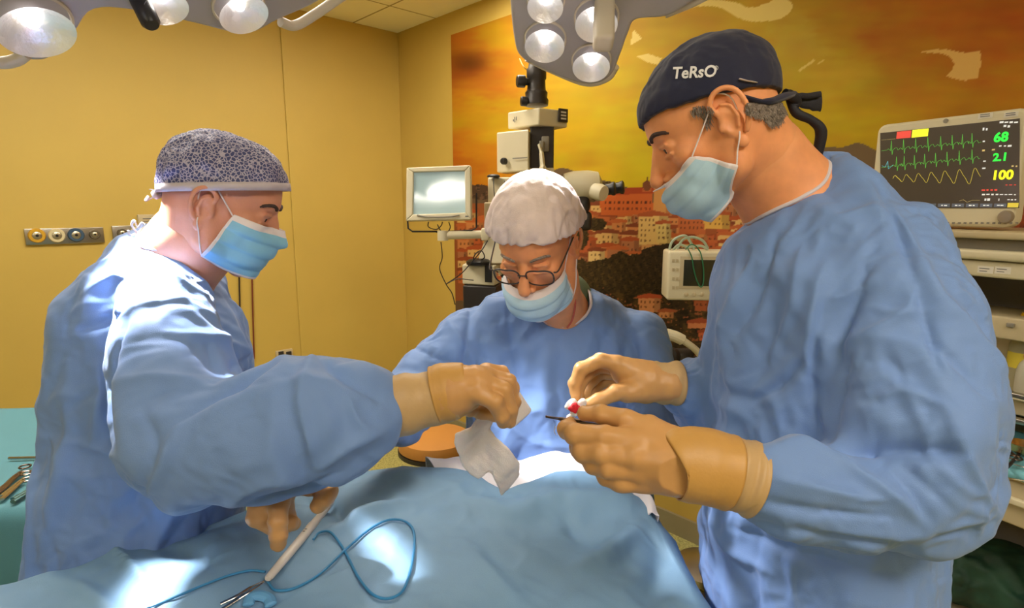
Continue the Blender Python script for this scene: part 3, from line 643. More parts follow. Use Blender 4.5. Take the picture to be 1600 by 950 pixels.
def face_mask(hd, bvh, parent, top, bot, a0, a1, ztop, zbot, bulge=.012, loops=None, nu=41, nv=27, pleat=.003, colband=.11, side_off=.004, seed=0, pk=1.0, tuck=0.0, mm=None):
    """pleated mask: top/bot = local z of the midline edges, ztop/zbot = local z of the side edges, a0 = half width angle"""
    V = []; 
    for i in range(nu):
        u = -1+2*i/(nu-1); a = u*a0
        w_ = abs(u)**1.8; a_ = u; zt = top*(1-w_)+ztop*w_; zb = bot*(1-w_)+zbot*w_
        for j in range(nv):
            v = j/(nv-1); z = zt+(zb-zt)*v; a = u*(a0+(a1-a0)*v)
            # chin side bends under: lower rows come back towards the throat
            cap_ = math.cos(a)
            prof = np.interp(v, [0, .18, .45, .75, 1], [.107, .126, .124, .112, .08])*pk
            base = local_ray(hd, bvh, a, max(z, -.118), side_off)
            rb = np.linalg.norm((hd.loc(base))[:2]); rr = max(rb, prof*(max(cap_, 0)**.55)*(1-w_*.6)+rb*w_*.6) if v < 2 else rb
            rr = max(rb, rr)+bulge*(1-w_)*math.sin(math.pi*v)
            if z < -.118: rr = rr*(1-min(1, (-.118-z)/.09)*.25)
            rr *= 1-tuck*min(max((v-.6)/.4, 0), 1)**1.5*(1-w_)
            ph = (v*3.6) % 1.0
            rr += pleat*(1-abs(u)**4*.3)*(ph-.5)*(1 if .14 < v < .9 else 0)+.0012*math.sin(9*u+7*v+seed)
            rr -= .0035*math.exp(-((abs(u)-.62)/.09)**2)*math.sin(math.pi*v)
            V.append(hd.w(0, 0, 0)+hd.M@(np.array([math.cos(a)*rr, math.sin(a)*rr, z*hd.k])))
    Fc = [[i*nv+j, i*nv+j+1, (i+1)*nv+j+1, (i+1)*nv+j] for i in range(nu-1) for j in range(nv-1)]
    o = mesh_obj('face_mask', V, Fc, [mm or M_MASK, M_MASKW], parent)
    for k, f in enumerate(Fc):
        v = (k % (nv-1))/(nv-1); i = k//(nv-1)
        if v < colband or v > .96 or i < 1 or i > nu-3: o.data.polygons[k].material_index = 1
    mod(o, 'SUBSURF', levels=1, render_levels=1); mod(o, 'SOLIDIFY', thickness=.0016, offset=1)
    G = np.array(V).reshape(nu, nv, 3)
    if loops:
        for side in loops:
            i = 0 if side < 0 else nu-1
            t, b = G[i, 1], G[i, -2]
            ear = [hd.w(.006, side*.078, .02), hd.w(-.004, side*.083, .031), hd.w(-.02, side*.082, .018), hd.w(-.021, side*.08, -.005), hd.w(-.012, side*.078, -.03)]
            def seg(p, q, n=6):
                r = [];
                for x in np.linspace(0, 1, n)[:-1]:
                    m_ = p*(1-x)+q*x; L = hd.loc(m_); a = math.atan2(L[1], L[0]); s_ = local_ray(hd, bvh, a, L[2], .0015)
                    rm = np.linalg.norm(L[:2]); rs = np.linalg.norm(hd.loc(s_)[:2]); r.append(s_ if rs > rm else m_)
                return r
            pts = seg(t, ear[0])+ear+seg(ear[-1], b)[1:]+[b]
            MB().tube(spline(pts, 3), .0017, 8, flat=.7).build('ear_loop', M_MASKW, o, smooth=True)
    return o
def row(py, xl, xr, d, hy, yaw=0.0):
    sl, sr = (xl-800)/F, (xr-800)/F; lo, hi = .02, .6
    for _ in range(30):
        a = (lo+hi)/2
        if math.hypot(a, sl*hy)+math.hypot(a, sr*hy) < (sr-sl)*d: lo = a
        else: hi = a
    cx = ((sl*d+math.hypot(a, sl*hy))+(sr*d-math.hypot(a, sr*hy)))/2
    c = P(800+cx/d*F, py, d); return (c[0], c[1], c[2], a, hy, yaw)
def collar(o, V, cut):
    """bound neck edge: follows the rim of the neck opening"""
    a, b = np.asarray(cut[0][0]), np.asarray(cut[0][1]); ax = (a-b)/np.linalg.norm(a-b); D = np.full(len(V), 9.)
    for p, q, rp, rq in cut:
        p, q = np.asarray(p), np.asarray(q); e = q-p; t = np.clip(((V-p)@e)/(e@e), 0, 1); D = np.minimum(D, np.linalg.norm(V-p-t[:, None]*e, axis=1)-(rp+(rq-rp)*t))
    e1 = np.cross(ax, [0, 0, 1.]); e1 /= np.linalg.norm(e1); e2 = np.cross(ax, e1); m = (D > -.004) & (D < .009); W = V[m]; q = W-b; h = q@ax; an = np.arctan2(q@e2, q@e1); pts = []
    nb = 40
    for i in range(nb):
        lo = -math.pi+2*math.pi*i/nb; s_ = (an >= lo) & (an < lo+2*math.pi/nb)
        if s_.sum(): j = np.argmax(h[s_]); pts.append(W[s_][j])
    if len(pts) < 12: return
    pts = np.array(pts)
    for _ in range(2): pts = (np.roll(pts, 1, 0)+2*pts+np.roll(pts, -1, 0))/4
    c = pts.mean(0); d = pts-c; pts = pts+d/np.linalg.norm(d, axis=1)[:, None]*.002+ax*.004
    q = spline(pts, 4, True); MB().tube(np.vstack([q, q[:1]]), .0034, 8).build('collar_binding', M_BIND, o, smooth=True)
GC = dict(it=70, grow=1.04, bend=.03, amp=.002, nscale=.11, out=.02, inn=.02, pull=.02, ridge=.011)
def gown(name, rows, sleeves, cut, m, parent, h=.0062, shrink=.011, folds=None, k=.016, **kw):
    al = np.array([r[:3] for r in rows]); lo = al.min(0)-[.3, .28, .02]; hi = al.max(0)+[.3, .28, .06]
    for pts, rs in sleeves:
        lo = np.minimum(lo, np.min(pts, 0)-.14); hi = np.maximum(hi, np.max(pts, 0)+.14)
    lo[2] = max(lo[2], .02)
    S = SDF(lo, hi, h); S.stack(rows, 0, 2.25)
    for pts, rs in sleeves: S.chain([np.array(p) for p in pts], rs, k, kin=.02)
    S.f += shrink
    for c in cut: S.rc(*c, .008, 's')
    V, Fc = S.mesh(); V = smooth_mesh(V, Fc, 5)
    cl = dict(GC); cl.update(kw); cl['folds'] = folds
    V = cloth(V, Fc, **cl); V = V+.4*(V-smooth_mesh(V, Fc, 5))
    o = mesh_obj(name, V, Fc, m, parent); mod(o, 'SUBSURF', levels=1, render_levels=1)
    if cut: collar(o, V, cut)
    return o, BVHTree.FromPolygons([Vector(v) for v in V], Fc.tolist())
def fingers(S, lst, k=.004):
    for pts in lst:
        q = [P(*p[:3]) for p in pts]; S.chain(q, [p[3]*p[2]/F for p in pts], k, kin=.001)
def glove(name, palm, fing, cuff, parent, label=None, h=.0017, web=.008, m=None, kp=.014):
    allp = [P(*p[:3]) for c in palm+fing for p in c]; lo = np.min(allp, 0)-.03; hi = np.max(allp, 0)+.03
    S = SDF(lo, hi, h)
    for c in palm:
        q = [P(*p[:3]) for p in c]; S.chain(q, [p[3]*p[2]/F for p in c], kp)
    T = SDF(lo, hi, h)
    for c in fing:
        q = [P(*p[:3]) for p in c]; T.chain(q, [p[3]*p[2]/F for p in c], .0035)
        for i in range(1, len(q)-1):  # knuckle fullness
            r = c[i][3]*c[i][2]/F; T.el(q[i], np.array([r, r, r])*1.05, .004)
    S._mix((slice(None),)*3, T.f, web, 'u')
    X = SDF(lo, hi, h).noise(.0004, .02, 3).f-.1; S.f += X
    V, Fc = S.mesh(); V = smooth_mesh(V, Fc, 2)
    o = mesh_obj(name, V, Fc, m or M_GLOVE, parent)
    return o, BVHTree.FromPolygons([Vector(v) for v in V], Fc.tolist())
def cuff_tube(name, pts, m, parent, seed=0, n=40, rim=.0018, wr=.0016, flat=None, squash=.86):
    """pts: (px,py,d,r px) along the forearm; wrinkled open sleeve of latex"""
    c = spline([P(*p[:3]) for p in pts], 10); rr = np.interp(np.linspace(0, 1, len(c)), np.linspace(0, 1, len(pts)), [p[3]*p[2]/F for p in pts])
    T = np.gradient(c, axis=0); T /= np.linalg.norm(T, axis=1)[:, None]; V = []; rng = random.Random(seed); ph = [rng.random()*6.28 for _ in range(4)]
    for i in range(len(c)):
        A = np.cross(T[i], FV); A /= np.linalg.norm(A); B = np.cross(T[i], A); t = i/(len(c)-1)
        for j in range(n):
            a = 2*math.pi*j/n
            r = rr[i]+wr*(math.sin(14*t+ph[0]+2*math.sin(a+ph[1]))*.5+.5*math.sin(3*a+9*t+ph[2])+.35*math.sin(23*t+2*a+ph[3]))*min(1, 6*t)
            if i >= len(c)-2: r += rim
            V.append(c[i]+r*(math.cos(a)*A+math.sin(a)*B*squash))
    k = len(c); Fc = [[i*n+j, i*n+(j+1) % n, (i+1)*n+(j+1) % n, (i+1)*n+j] for i in range(k-1) for j in range(n)]
    o = mesh_obj(name, V, Fc, m, parent); mod(o, 'SOLIDIFY', thickness=.0012, offset=1); return o

# ---------------------------------------------------------------- left surgeon
def legs(cx, cy, facing, hipz, spread=.11, stride=0.0, kneef=.03):
    """two leg limb chains ending at feet on the floor"""
    f = np.array([math.cos(facing), math.sin(facing), 0]); l = np.array([-f[1], f[0], 0]); out = []
    for q in (-1, 1):
        b = np.array([cx, cy, 0])+l*q*spread
        out.append(([b+[0, 0, hipz], b+f*kneef+[0, 0, hipz*.53], b-f*.01+[0, 0, .1], b-f*.01+[0, 0, .045]], [.085, .058, .042, .04]))
        out.append(([b-f*.04+[0, 0, .04], b+f*.15+[0, 0, .03]], [.035, .028]))
    return out
def shoes(cx, cy, facing, spread, parent):
    f = np.array([math.cos(facing), math.sin(facing), 0]); l = np.array([-f[1], f[0], 0])
    for q in (-1, 1):
        b = np.array([cx, cy, 0])+l*q*spread
        S = SDF(b-.25, b+[.25, .25, .12], .006); S.rc(b-f*.045+[0, 0, .045], b+f*.15+[0, 0, .035], .05, .043, 0)
        S.rc(b-f*.03+[0, 0, .11], b+[0, 0, .12], .036, .034, .02, 's'); S.halfspace((0, 0, .003), (0, 0, -1))
        sdf_obj('clog', S, M_CLOG, parent)

def build_left():
    root = empty('person', (P(230, 700, 1.08)[0], P(230, 700, 1.08)[1], 0))
    tag(root, 'person at the left in patterned cap, blue mask and gown, arm stretched out holding gauze', 'person')
    hd = Head(P(349, 313, 1.07), R(12), R(23), k=.95, jaw=1.08, nose=.8, ear=1.15, earz=-.012)
    neck = [P(302, 380, 1.09), P(255, 438, 1.13)]
    cx, cy = P(215, 700, 1.08)[:2]
    tor = [row(420, 200, 300, 1.14, 0.070), row(470, 150, 330, 1.15, .11), row(600, 140, 340, 1.15, .11), row(750, 130, 330, 1.15, .11), row(900, 120, 330, 1.15, .12)]
    hipz = tor[-1][2]
    limbs = [([P(270, 500, .96), P(290, 680, .86), P(590, 640, .86), P(680, 622, .87)], [.055, .045, .035, .028]),
             ([P(270, 500, 1.22), P(330, 690, 1.18), P(400, 770, .98)], [.055, .045, .028])]+legs(cx, cy, 0, hipz, .1)
    body, bvh, hv = person_body(hd, neck, [.064, .082], tor, limbs, M_SKIN, root)
    brow(hd, bvh, body)
    # gown
    rows = [row(338, 205, 250, 1.12, .05), row(352, 196, 266, 1.12, .07), row(385, 150, 318, 1.13, .12), row(420, 112, 348, 1.14, 0.170), row(460, 82, 362, 1.14, 0.180), row(500, 64, 385, 1.14, 0.180),
            row(560, 58, 405, 1.14, 0.180), row(640, 52, 405, 1.14, 0.180), row(740, 42, 392, 1.14, 0.180), row(850, 27, 385, 1.14, 0.180), row(1000, 5, 385, 1.14, 0.180), row(1200, -25, 380, 1.14, 0.180), row(1400, -45, 380, 1.14, 0.180)]
    sl = [([P(232, 425, 1.07), P(258, 480, .98), P(262, 560, .90), P(285, 640, .86), P(300, 690, .84), P(420, 672, .83), P(505, 655, .84), P(548, 650, .85), P(577, 642, .86), P(630, 630, .86)], [.06, .084, .088, .098, .104, .105, .102, .088, .054, .028]),
          ([P(280, 500, 1.2), P(330, 650, 1.2), P(400, 720, 1.08), P(430, 750, .98)], [.09, .08, .07, .05])]
    folds = [
        ([(205, 500), (178, 560), (172, 640), (180, 700)], 7, -.012), ([(190, 500), (235, 480), (300, 470)], 7, .009),
        ([(490, 548), (470, 620), (485, 700), (490, 742)], 11, .014), ([(275, 665), (330, 620), (400, 580), (440, 567)], 9, -.012),
        ([(285, 660), (260, 720), (225, 778)], 9, .012), ([(490, 742), (540, 700), (600, 670)], 8, .009), ([(500, 560), (550, 600), (598, 628)], 8, -.008),
        ([(230, 640), (245, 700), (218, 770)], 7, -.008), ([(350, 790), (420, 750), (480, 745)], 9, .007), ([(540, 615), (560, 660), (596, 680)], 6, .007),
        ([(370, 790), (450, 775), (540, 735)], 6, -.008), ([(180, 600), (250, 590), (330, 600)], 10, .006), ([(250, 520), (340, 530), (405, 560)], 8, .008),
        ([(360, 575), (390, 560), (410, 545)], 6, -.009), ([(210, 395), (260, 430), (330, 470)], 8, .006), ([(130, 460), (180, 430), (240, 430)], 7, .008), ([(120, 520), (170, 500), (215, 470)], 7, -.007), ([(150, 560), (160, 620), (140, 700)], 8, .006),
        ([(90, 690), (140, 700), (200, 720)], 8, .006), ([(110, 640), (150, 610)], 7, -.006), ([(60, 880), (90, 760), (110, 620)], 12, .009, 's')]
    neckcut = (hd.w(-.03, 0, -.03), P(262, 430, 1.12), .060, .070)
    g, gb = gown('surgical_gown', rows, sl, [neckcut], M_GOWN, root, folds=folds, seed=4)
    cb = on_surface(gb, [P(x, y, 1) for x, y in ((212, 362), (232, 374), (258, 394), (286, 420), (312, 440), (338, 452))], .002)
    tie = MB(); tie.tube(PS([(214, 364, 1.0), (206, 352, .99), (210, 345, .985), (216, 356, .985), (222, 349, .98), (226, 352, .98)]), .0025, 8, flat=.5)
    tie.tube(PS([(214, 364, 1.0), (204, 368, .985), (200, 360, .98)]), .0025, 8, flat=.5); tie.build('neck_tie', M_BIND, g, smooth=True)
    # near glove: a bent wrist, fingers hanging down
    palm = [[(668, 627, .868, 36), (705, 612, .87, 40), (742, 600, .865, 30)], [(700, 605, .88, 34), (762, 590, .895, 17)], [(700, 610, .875, 34), (757, 596, .875, 19)], [(700, 620, .865, 30), (748, 608, .853, 18)], [(712, 622, .885, 24), (735, 640, .9, 12)]]
    fing = [[(742, 612, .845, 15), (773, 628, .845, 13.5), (784, 650, .855, 12), (787, 660, .865, 10.5)],
            [(750, 596, .86, 15.5), (787, 610, .86, 14), (796, 640, .868, 12.5), (796, 659, .878, 10.5)],
            [(757, 588, .88, 15), (793, 597, .888, 13.5), (801, 628, .893, 12), (798, 650, .895, 10.5)],
            [(760, 581, .9, 14.5), (783, 584, .915, 12.5), (800, 606, .922, 11.5), (797, 634, .915, 10)],
            [(722, 630, .9, 13), (750, 643, .915, 11.5), (772, 648, .918, 10), (784, 652, .913, 9)]]
    gl, glb = glove('glove', palm, fing, None, root)
    cuff_tube('glove_cuff', [(738, 600, .868, 30), (730, 603, .868, 37), (700, 612, .868, 45.5), (680, 617, .868, 44)], M_GLOVE2, gl, 1, rim=.0008, wr=.0006)
    cuff_tube('sleeve_cuff', [(708, 612, .868, 42), (665, 625, .866, 42), (630, 632, .863, 47), (592, 637, .86, 51)], M_GLOVE3, gl, 2, rim=.001)
    # lower hand under the sleeve
    palm = [[(420, 745, .95, 30), (425, 780, .92, 28)], [(425, 750, .95, 26), (415, 800, .91, 22)], [(440, 745, .95, 26), (500, 760, .93, 16)], [(425, 745, .94, 26), (436, 785, .9, 17)]]
    fing = [[(436, 775, .9, 15.5), (434, 815, .88, 14.5), (435, 836, .88, 13.5), (435, 850, .885, 12)],
            [(405, 775, .92, 16), (400, 808, .905, 14.5), (425, 822, .91, 13), (455, 817, .92, 11.5)],
            [(415, 780, .93, 14), (410, 812, .94, 13), (435, 825, .94, 12), (450, 822, .94, 10)],
            [(500, 755, .93, 17), (512, 768, .92, 15.5), (506, 778, .915, 14.5), (497, 790, .915, 12.5)],
            [(445, 770, .93, 14), (448, 806, .93, 13), (455, 817, .93, 11), (460, 819, .93, 10)]]
    glove('glove', palm, fing, None, root)
    # cap
    C = SDF(hd.w(0, 0, 0)-.16, hd.w(0, 0, 0)+.17, .0026); C.el(hd.w(-.014, 0, .028), (.106, .0875, .094), 0, M=hd.M); C.el(hd.w(-.05, 0, .045), (.065, .07, .056), .02, M=hd.M)
    C.el(hd.w(.028, 0, .054), (.069, .075, .064), .03, M=hd.M)
    nrm = frame(R(8), R(-1))[:, 2]; pl = P(350, 296, 1.07); C.halfspace(pl, -nrm)
    cm = cap_material(); V, Fc = C.mesh(); V = smooth_mesh(V, Fc, 2); V = cloth(V, Fc, it=60, grow=1.05, bend=.1, amp=.002, nscale=.06, out=.006, inn=.003, seed=3, ridge=.0035, rscale=.07)
    cp = mesh_obj('surgical_cap', V, Fc, cm, root); cbv = BVHTree.FromPolygons([Vector(v) for v in V], Fc.tolist())
    band(hd, cbv, cp, pl, nrm, .013, M_BAND)
    tb = MB(); tb.tube(PS([(262, 300, 1.06), (246, 298, 1.07), (236, 296, 1.08)]), .004, 8, flat=.3); tb.tube(PS([(262, 303, 1.06), (244, 306, 1.06), (228, 314, 1.05), (232, 306, 1.05)]), .004, 8, flat=.3)
    tb.tube(PS([(252, 302, 1.05), (240, 300, 1.04), (244, 308, 1.04), (254, 304, 1.05)]), .005, 8, flat=.6); tb.build('cap_tie', M_BAND, cp, smooth=True)
    face_mask(hd, bvh, root, -.014, -.125, R(60), R(80), -.010, -.106, bulge=.002, pleat=.0045, pk=.93, loops=(-1, 1))
    L = M_TROUSER
    shoes(cx, cy, 0, .1, root)
    return root
def cap_material():
    m = mat('leopard_cap', (70, 72, 110), .6, bump=.2, bscale=500, var=.05); nt = m.node_tree; b = nt.nodes['Principled BSDF']
    tc = nt.nodes.new('ShaderNodeTexCoord'); v = nt.nodes.new('ShaderNodeTexVoronoi'); v.feature = 'DISTANCE_TO_EDGE'; v.inputs['Scale'].default_value = 165; v.inputs['Randomness'].default_value = 1
    nt.links.new(tc.outputs['Object'], v.inputs['Vector']); cr = nt.nodes.new('ShaderNodeValToRGB')
    cr.color_ramp.elements[0].position = .06; cr.color_ramp.elements[0].color = (*lin((178, 172, 196)), 1); cr.color_ramp.elements[1].position = .13; cr.color_ramp.elements[1].color = (*lin((62, 68, 118)), 1)
    nt.links.new(v.outputs[0], cr.inputs[0]); nt.links.new(cr.outputs[0], b.inputs['Base Color']); return m
M_BAND = mat('cap_band', (196, 186, 196), .7, bump=.2, bscale=500)
def band(hd, cbvh, parent, pl, nrm, w_, m, n=72, name='cap_band', up=.004):
    """strip round the head along the cap's lower edge"""
    V = []; o0 = hd.w(-.011, 0, .03); o0 = o0+nrm*np.dot(pl-o0, nrm); e1 = hd.M[:, 0]-nrm*np.dot(hd.M[:, 0], nrm); e1 /= np.linalg.norm(e1); e2 = np.cross(nrm, e1)
    for i in range(n+1):
        a = 2*math.pi*i/n; d = e1*math.cos(a)+e2*math.sin(a); h = cbvh.ray_cast(Vector(o0+nrm*up+d*.3), Vector(-d), .3)
        r = np.linalg.norm(np.array(h[0])-o0-nrm*up) if h[0] is not None else .1
        for s_ in (-.35, .25, .75): V.append(o0+d*(r+(.0016 if s_ < .7 else .0006))+nrm*w_*s_)
    Fc = [[i*3+j, (i+1)*3+j, (i+1)*3+j+1, i*3+j+1] for i in range(n) for j in range(2)]
    o = mesh_obj(name, V, Fc, m, parent); mod(o, 'SOLIDIFY', thickness=.002, offset=1); return o
def text_geo(txt, size=1.0, shear=0.0, bold=0.0, align='CENTER', space=1.0):
    cu = bpy.data.curves.new('t', 'FONT'); cu.body = txt; cu.size = size; cu.shear = shear; cu.offset = bold; cu.align_x = align; cu.align_y = 'CENTER'
    cu.space_character = space; cu.resolution_u = 3
    o = bpy.data.objects.new('t', cu); COL.objects.link(o); dg = bpy.context.evaluated_depsgraph_get(); me = o.evaluated_get(dg).to_mesh()
    V = np.array([v.co[:2] for v in me.vertices]); Fc = [list(p.vertices) for p in me.polygons]
    o.to_mesh_clear() if False else None
    bpy.data.objects.remove(o); bpy.data.curves.remove(cu); return V, Fc
def text_on(name, txt, px, py, size_px, bvh, m, parent, rot=0, shear=0, bold=0, xs=1.0, off=.001):
    V, Fc = text_geo(txt, size_px, shear, bold); c, s = math.cos(rot), math.sin(rot)
    x = V[:, 0]*xs; y = V[:, 1]; X = px+x*c+y*s; Y = py+x*s-y*c
    W = on_surface(bvh, [P(a, b, 1.0) for a, b in zip(X, Y)], off)
    o = mesh_obj(name, W, Fc, m, parent, smooth=False); mod(o, 'SOLIDIFY', thickness=.0005, offset=0); return o
M_NAVY = mat('navy_cap', (36, 38, 62), .75, bump=.15, bscale=900, var=.05, sheen=.2, spec=.25); M_WHITEINK = mat('white_embroidery', (230, 228, 230), .7)
M_CAPTIE = mat('black_ties', (28, 26, 34), .7, bump=.3, bscale=400)
def cap_obj(hd, rx, pl, nrm, m, parent, name='surgical_cap', zc=.033, h=.0026, **cl):
    C = SDF(hd.w(0, 0, 0)-.16, hd.w(0, 0, 0)+.17, h); C.el(hd.w(-.011, 0, zc), rx, 0, M=hd.M); C.el(hd.w(-.05, 0, .05), np.array(rx)*.62, .02, M=hd.M)
    C.el(hd.w(.05, 0, .045), (.052, .065, .056), .02, M=hd.M); C.halfspace(pl, -nrm)
    V, Fc = C.mesh(); V = smooth_mesh(V, Fc, 2); k = dict(it=70, grow=1.05, bend=.12, amp=.002, nscale=.05, out=.005, inn=.002, seed=3); k.update(cl); V = cloth(V, Fc, **k)
    o = mesh_obj(name, V, Fc, m, parent); return o, BVHTree.FromPolygons([Vector(v) for v in V], Fc.tolist())

def build_right():
    root = empty('person', (P(1300, 700, .97)[0], P(1300, 700, .97)[1], 0))
    tag(root, 'person at the right in black lettered cap and blue gown, holding forceps in gloved hands', 'person')
    hd = Head(P(1113, 190, .93), R(180-9), R(31), k=.99, jaw=1.0, nose=1.1, ear=1.38, earz=-.006)
    neck = [P(1185, 250, .96), P(1240, 320, .98)]
    cx, cy = P(1310, 800, .97)[:2]
    tor = [row(320, 1190, 1300, .98, .08), row(390, 1160, 1440, .97, .15), row(550, 1150, 1480, .97, .16), row(720, 1170, 1450, .97, .14), row(900, 1150, 1470, .97, .15)]
    limbs = [([P(1400, 420, .86), P(1440, 740, .76), P(1160, 742, .70), P(1090, 725, .70)], [.055, .042, .027, .025]),
             ([P(1230, 430, 1.12), P(1150, 635, 1.12), P(1070, 604, 1.04), P(1035, 598, 1.01)], [.055, .04, .022, .022])]+legs(cx, cy, math.pi, tor[-1][2], .1)
    body, bvh, hv = person_body(hd, neck, [.066, .078], tor, limbs, M_SKIN_RED, root)
    brow(hd, bvh, body)
    rows = [row(228, 1268, 1326, .99, .06), row(255, 1238, 1362, .98, .10), row(300, 1190, 1405, .98, .14), row(345, 1156, 1455, .97, .175), row(400, 1116, 1502, .97, .2), row(450, 1104, 1530, .97, .215),
            row(510, 1100, 1540, .97, .22), row(560, 1090, 1540, .97, .22), row(670, 1082, 1520, .97, .22), row(790, 1086, 1500, .97, .22), row(860, 1090, 1490, .97, .22), row(900, 1084, 1490, .97, .22), row(1000, 1100, 1500, .97, .22), row(1200, 1110, 1510, .97, .23), row(1420, 1100, 1520, .97, .24)]
    sl = [([P(1385, 400, .87), P(1410, 500, .81), P(1420, 600, .77), P(1425, 680, .75), P(1422, 740, .74), P(1330, 772, .72), P(1235, 764, .71), P(1200, 754, .70), P(1145, 741, .70)], [.096, .106, .109, .112, .105, .082, .068, .050, .034]),
          ([P(1220, 430, 1.13), P(1150, 630, 1.13), P(1110, 622, 1.09), P(1076, 606, 1.05), P(1040, 598, 1.01)], [.1, .092, .08, .066, .03])]
    folds = [
        ([(1292, 470), (1272, 560), (1270, 630), (1282, 688)], 6, -.013), ([(1278, 690), (1350, 692), (1430, 706), (1505, 704)], 6, -.014), ([(1400, 715), (1450, 760), (1490, 800)], 5, -.010), ([(1470, 640), (1450, 700), (1500, 760), (1555, 785)], 7, .008),
        ([(1345, 262), (1395, 340), (1425, 430), (1455, 520), (1470, 580)], 6, -.013), ([(1370, 300), (1430, 380), (1470, 480)], 8, .008),
        ([(1290, 410), (1272, 480), (1262, 560), (1275, 590)], 8, .012), ([(1355, 430), (1320, 520), (1295, 590)], 8, -.012), ([(1250, 380), (1240, 470), (1200, 560)], 10, .009),
        ([(1215, 360), (1190, 450), (1150, 540)], 9, -.007), ([(1180, 390), (1150, 480), (1120, 590)], 10, .008), ([(1260, 560), (1220, 600), (1175, 625)], 8, -.01),
        ([(1275, 680), (1380, 695), (1460, 705), (1500, 700)], 8, -.014), ([(1300, 705), (1380, 760), (1450, 820)], 7, .012), ([(1360, 690), (1420, 760), (1450, 815)], 7, -.011), ([(1480, 640), (1500, 700), (1560, 790)], 7, .012), ([(1410, 700), (1440, 730), (1450, 760)], 6, .011),
        ([(1200, 745), (1290, 765), (1380, 785)], 8, .011), ([(1190, 720), (1250, 700), (1330, 720)], 7, .009), ([(1180, 780), (1260, 800), (1360, 810)], 7, -.01), ([(1160, 760), (1185, 740), (1200, 700)], 5, .006),
        ([(1345, 530), (1420, 480), (1430, 400)], 8, .008), ([(1360, 480), (1400, 490), (1460, 485)], 6, .006), ([(1370, 620), (1420, 610), (1500, 650)], 8, .007), ([(1440, 520), (1490, 560), (1540, 620)], 8, -.007),
        ([(1430, 400), (1480, 470), (1530, 520)], 8, .007), ([(1300, 340), (1360, 330), (1420, 345)], 7, .006), ([(1290, 470), (1330, 460), (1380, 430)], 7, .007), ([(1240, 830), (1330, 850), (1430, 860)], 7, -.008),
        ([(1110, 800), (1140, 860), (1200, 900)], 9, .008), ([(1130, 820), (1250, 870), (1400, 900)], 9, -.008)]
    g, gb = gown('surgical_gown', rows, sl, [(hd.w(-.03, 0, -.03), P(1232, 312, .98), .062, .072)], M_GOWN, root, folds=folds, seed=11)
    cb = on_surface(gb, [P(x, y, 1) for x, y in ((1290, 249), (1262, 262), (1235, 280), (1208, 300), (1185, 320), (1168, 336))], .002)
    # near glove (left hand): back of the hand to the camera, thumb on top, pinching forceps
    palm = [[(1150, 741, .70, 46), (1092, 728, .70, 49), (1062, 722, .70, 43)], [(1090, 727, .70, 50), (1045, 722, .70, 46), (1000, 700, .70, 24)], [(1060, 722, .70, 44), (992, 712, .695, 24)], [(1060, 725, .70, 44), (1000, 733, .70, 23)], [(1060, 728, .70, 42), (1010, 748, .705, 21)],
            [(1060, 705, .71, 34), (1015, 670, .715, 22)], [(1010, 690, .71, 30), (990, 665, .72, 18)]]
    fing = [[(1010, 676, .712, 21), (978, 656, .72, 16.5), (940, 647, .735, 14.5), (914, 646, .75, 12.5)],
            [(1000, 692, .70, 22), (945, 683, .705, 18), (898, 678, .72, 16.5), (886, 671, .745, 15), (893, 664, .765, 13)],
            [(992, 712, .695, 22), (940, 708, .70, 18), (912, 706, .715, 17), (905, 700, .745, 15), (935, 694, .765, 13)],
            [(1000, 733, .70, 22), (952, 730, .70, 18), (928, 724, .715, 16.5), (930, 718, .745, 14.5), (955, 712, .76, 13)],
            [(1010, 750, .705, 20), (970, 752, .705, 16.5), (948, 744, .715, 15), (950, 736, .74, 13.5), (970, 730, .755, 12)]]
    gl, _ = glove('glove', palm, fing, None, root)
    cuff_tube('glove_cuff', [(1058, 724, .70, 54), (1064, 724, .70, 55), (1100, 728, .70, 58), (1140, 738, .70, 56)], M_GLOVE2, gl, 3, rim=.0008, wr=.0006, squash=1.0)
    cuff_tube('sleeve_cuff', [(1130, 735, .70, 54), (1155, 742, .70, 54), (1176, 748, .70, 57)], M_GLOVE3, gl, 4, rim=.001, squash=1.0)
    # far glove (right hand)
    palm = [[(1040, 600, 1.01, 29), (1010, 596, 1.01, 30), (975, 582, 1.01, 20)], [(1005, 590, 1.01, 28), (964, 570, 1.0, 15)], [(1005, 592, 1.03, 26), (968, 574, 1.03, 15)], [(1005, 598, 1.05, 24), (970, 582, 1.055, 15)], [(1005, 602, 1.05, 22), (972, 592, 1.075, 14)], [(1005, 606, 1.0, 24), (980, 614, .985, 15)]]
    fing = [[(962, 568, 1.0, 13), (938, 563, .995, 11.5), (908, 577, .99, 11), (898, 600, .99, 10), (900, 620, .985, 8.5)],
            [(966, 573, 1.03, 13), (935, 571, 1.03, 11.5), (913, 588, 1.025, 10.5), (903, 608, 1.02, 9.5), (905, 626, 1.01, 8.5)],
            [(968, 582, 1.055, 12.5), (938, 582, 1.06, 11), (918, 600, 1.055, 10), (912, 618, 1.045, 9), (915, 630, 1.04, 8)],
            [(972, 592, 1.075, 11.5), (945, 594, 1.08, 10), (928, 608, 1.075, 9), (924, 622, 1.065, 8)],
            [(985, 612, .985, 16), (962, 613, .975, 13), (935, 626, .97, 11.5), (912, 636, .97, 9.5)]]
    g2, _ = glove('glove', palm, fing, None, root)
    cuff_tube('glove_cuff', [(1005, 596, 1.01, 31), (1030, 598, 1.01, 31), (1058, 599, 1.02, 33)], M_GLOVE3, g2, 5, rim=.001)
    # cap with lettering and ties
    pl = P(1008, 192, .93); dirp = P(1232, 150, .93)-pl; nrm = np.cross(dirp, FV); nrm /= np.linalg.norm(nrm)
    if nrm[2] < 0: nrm = -nrm
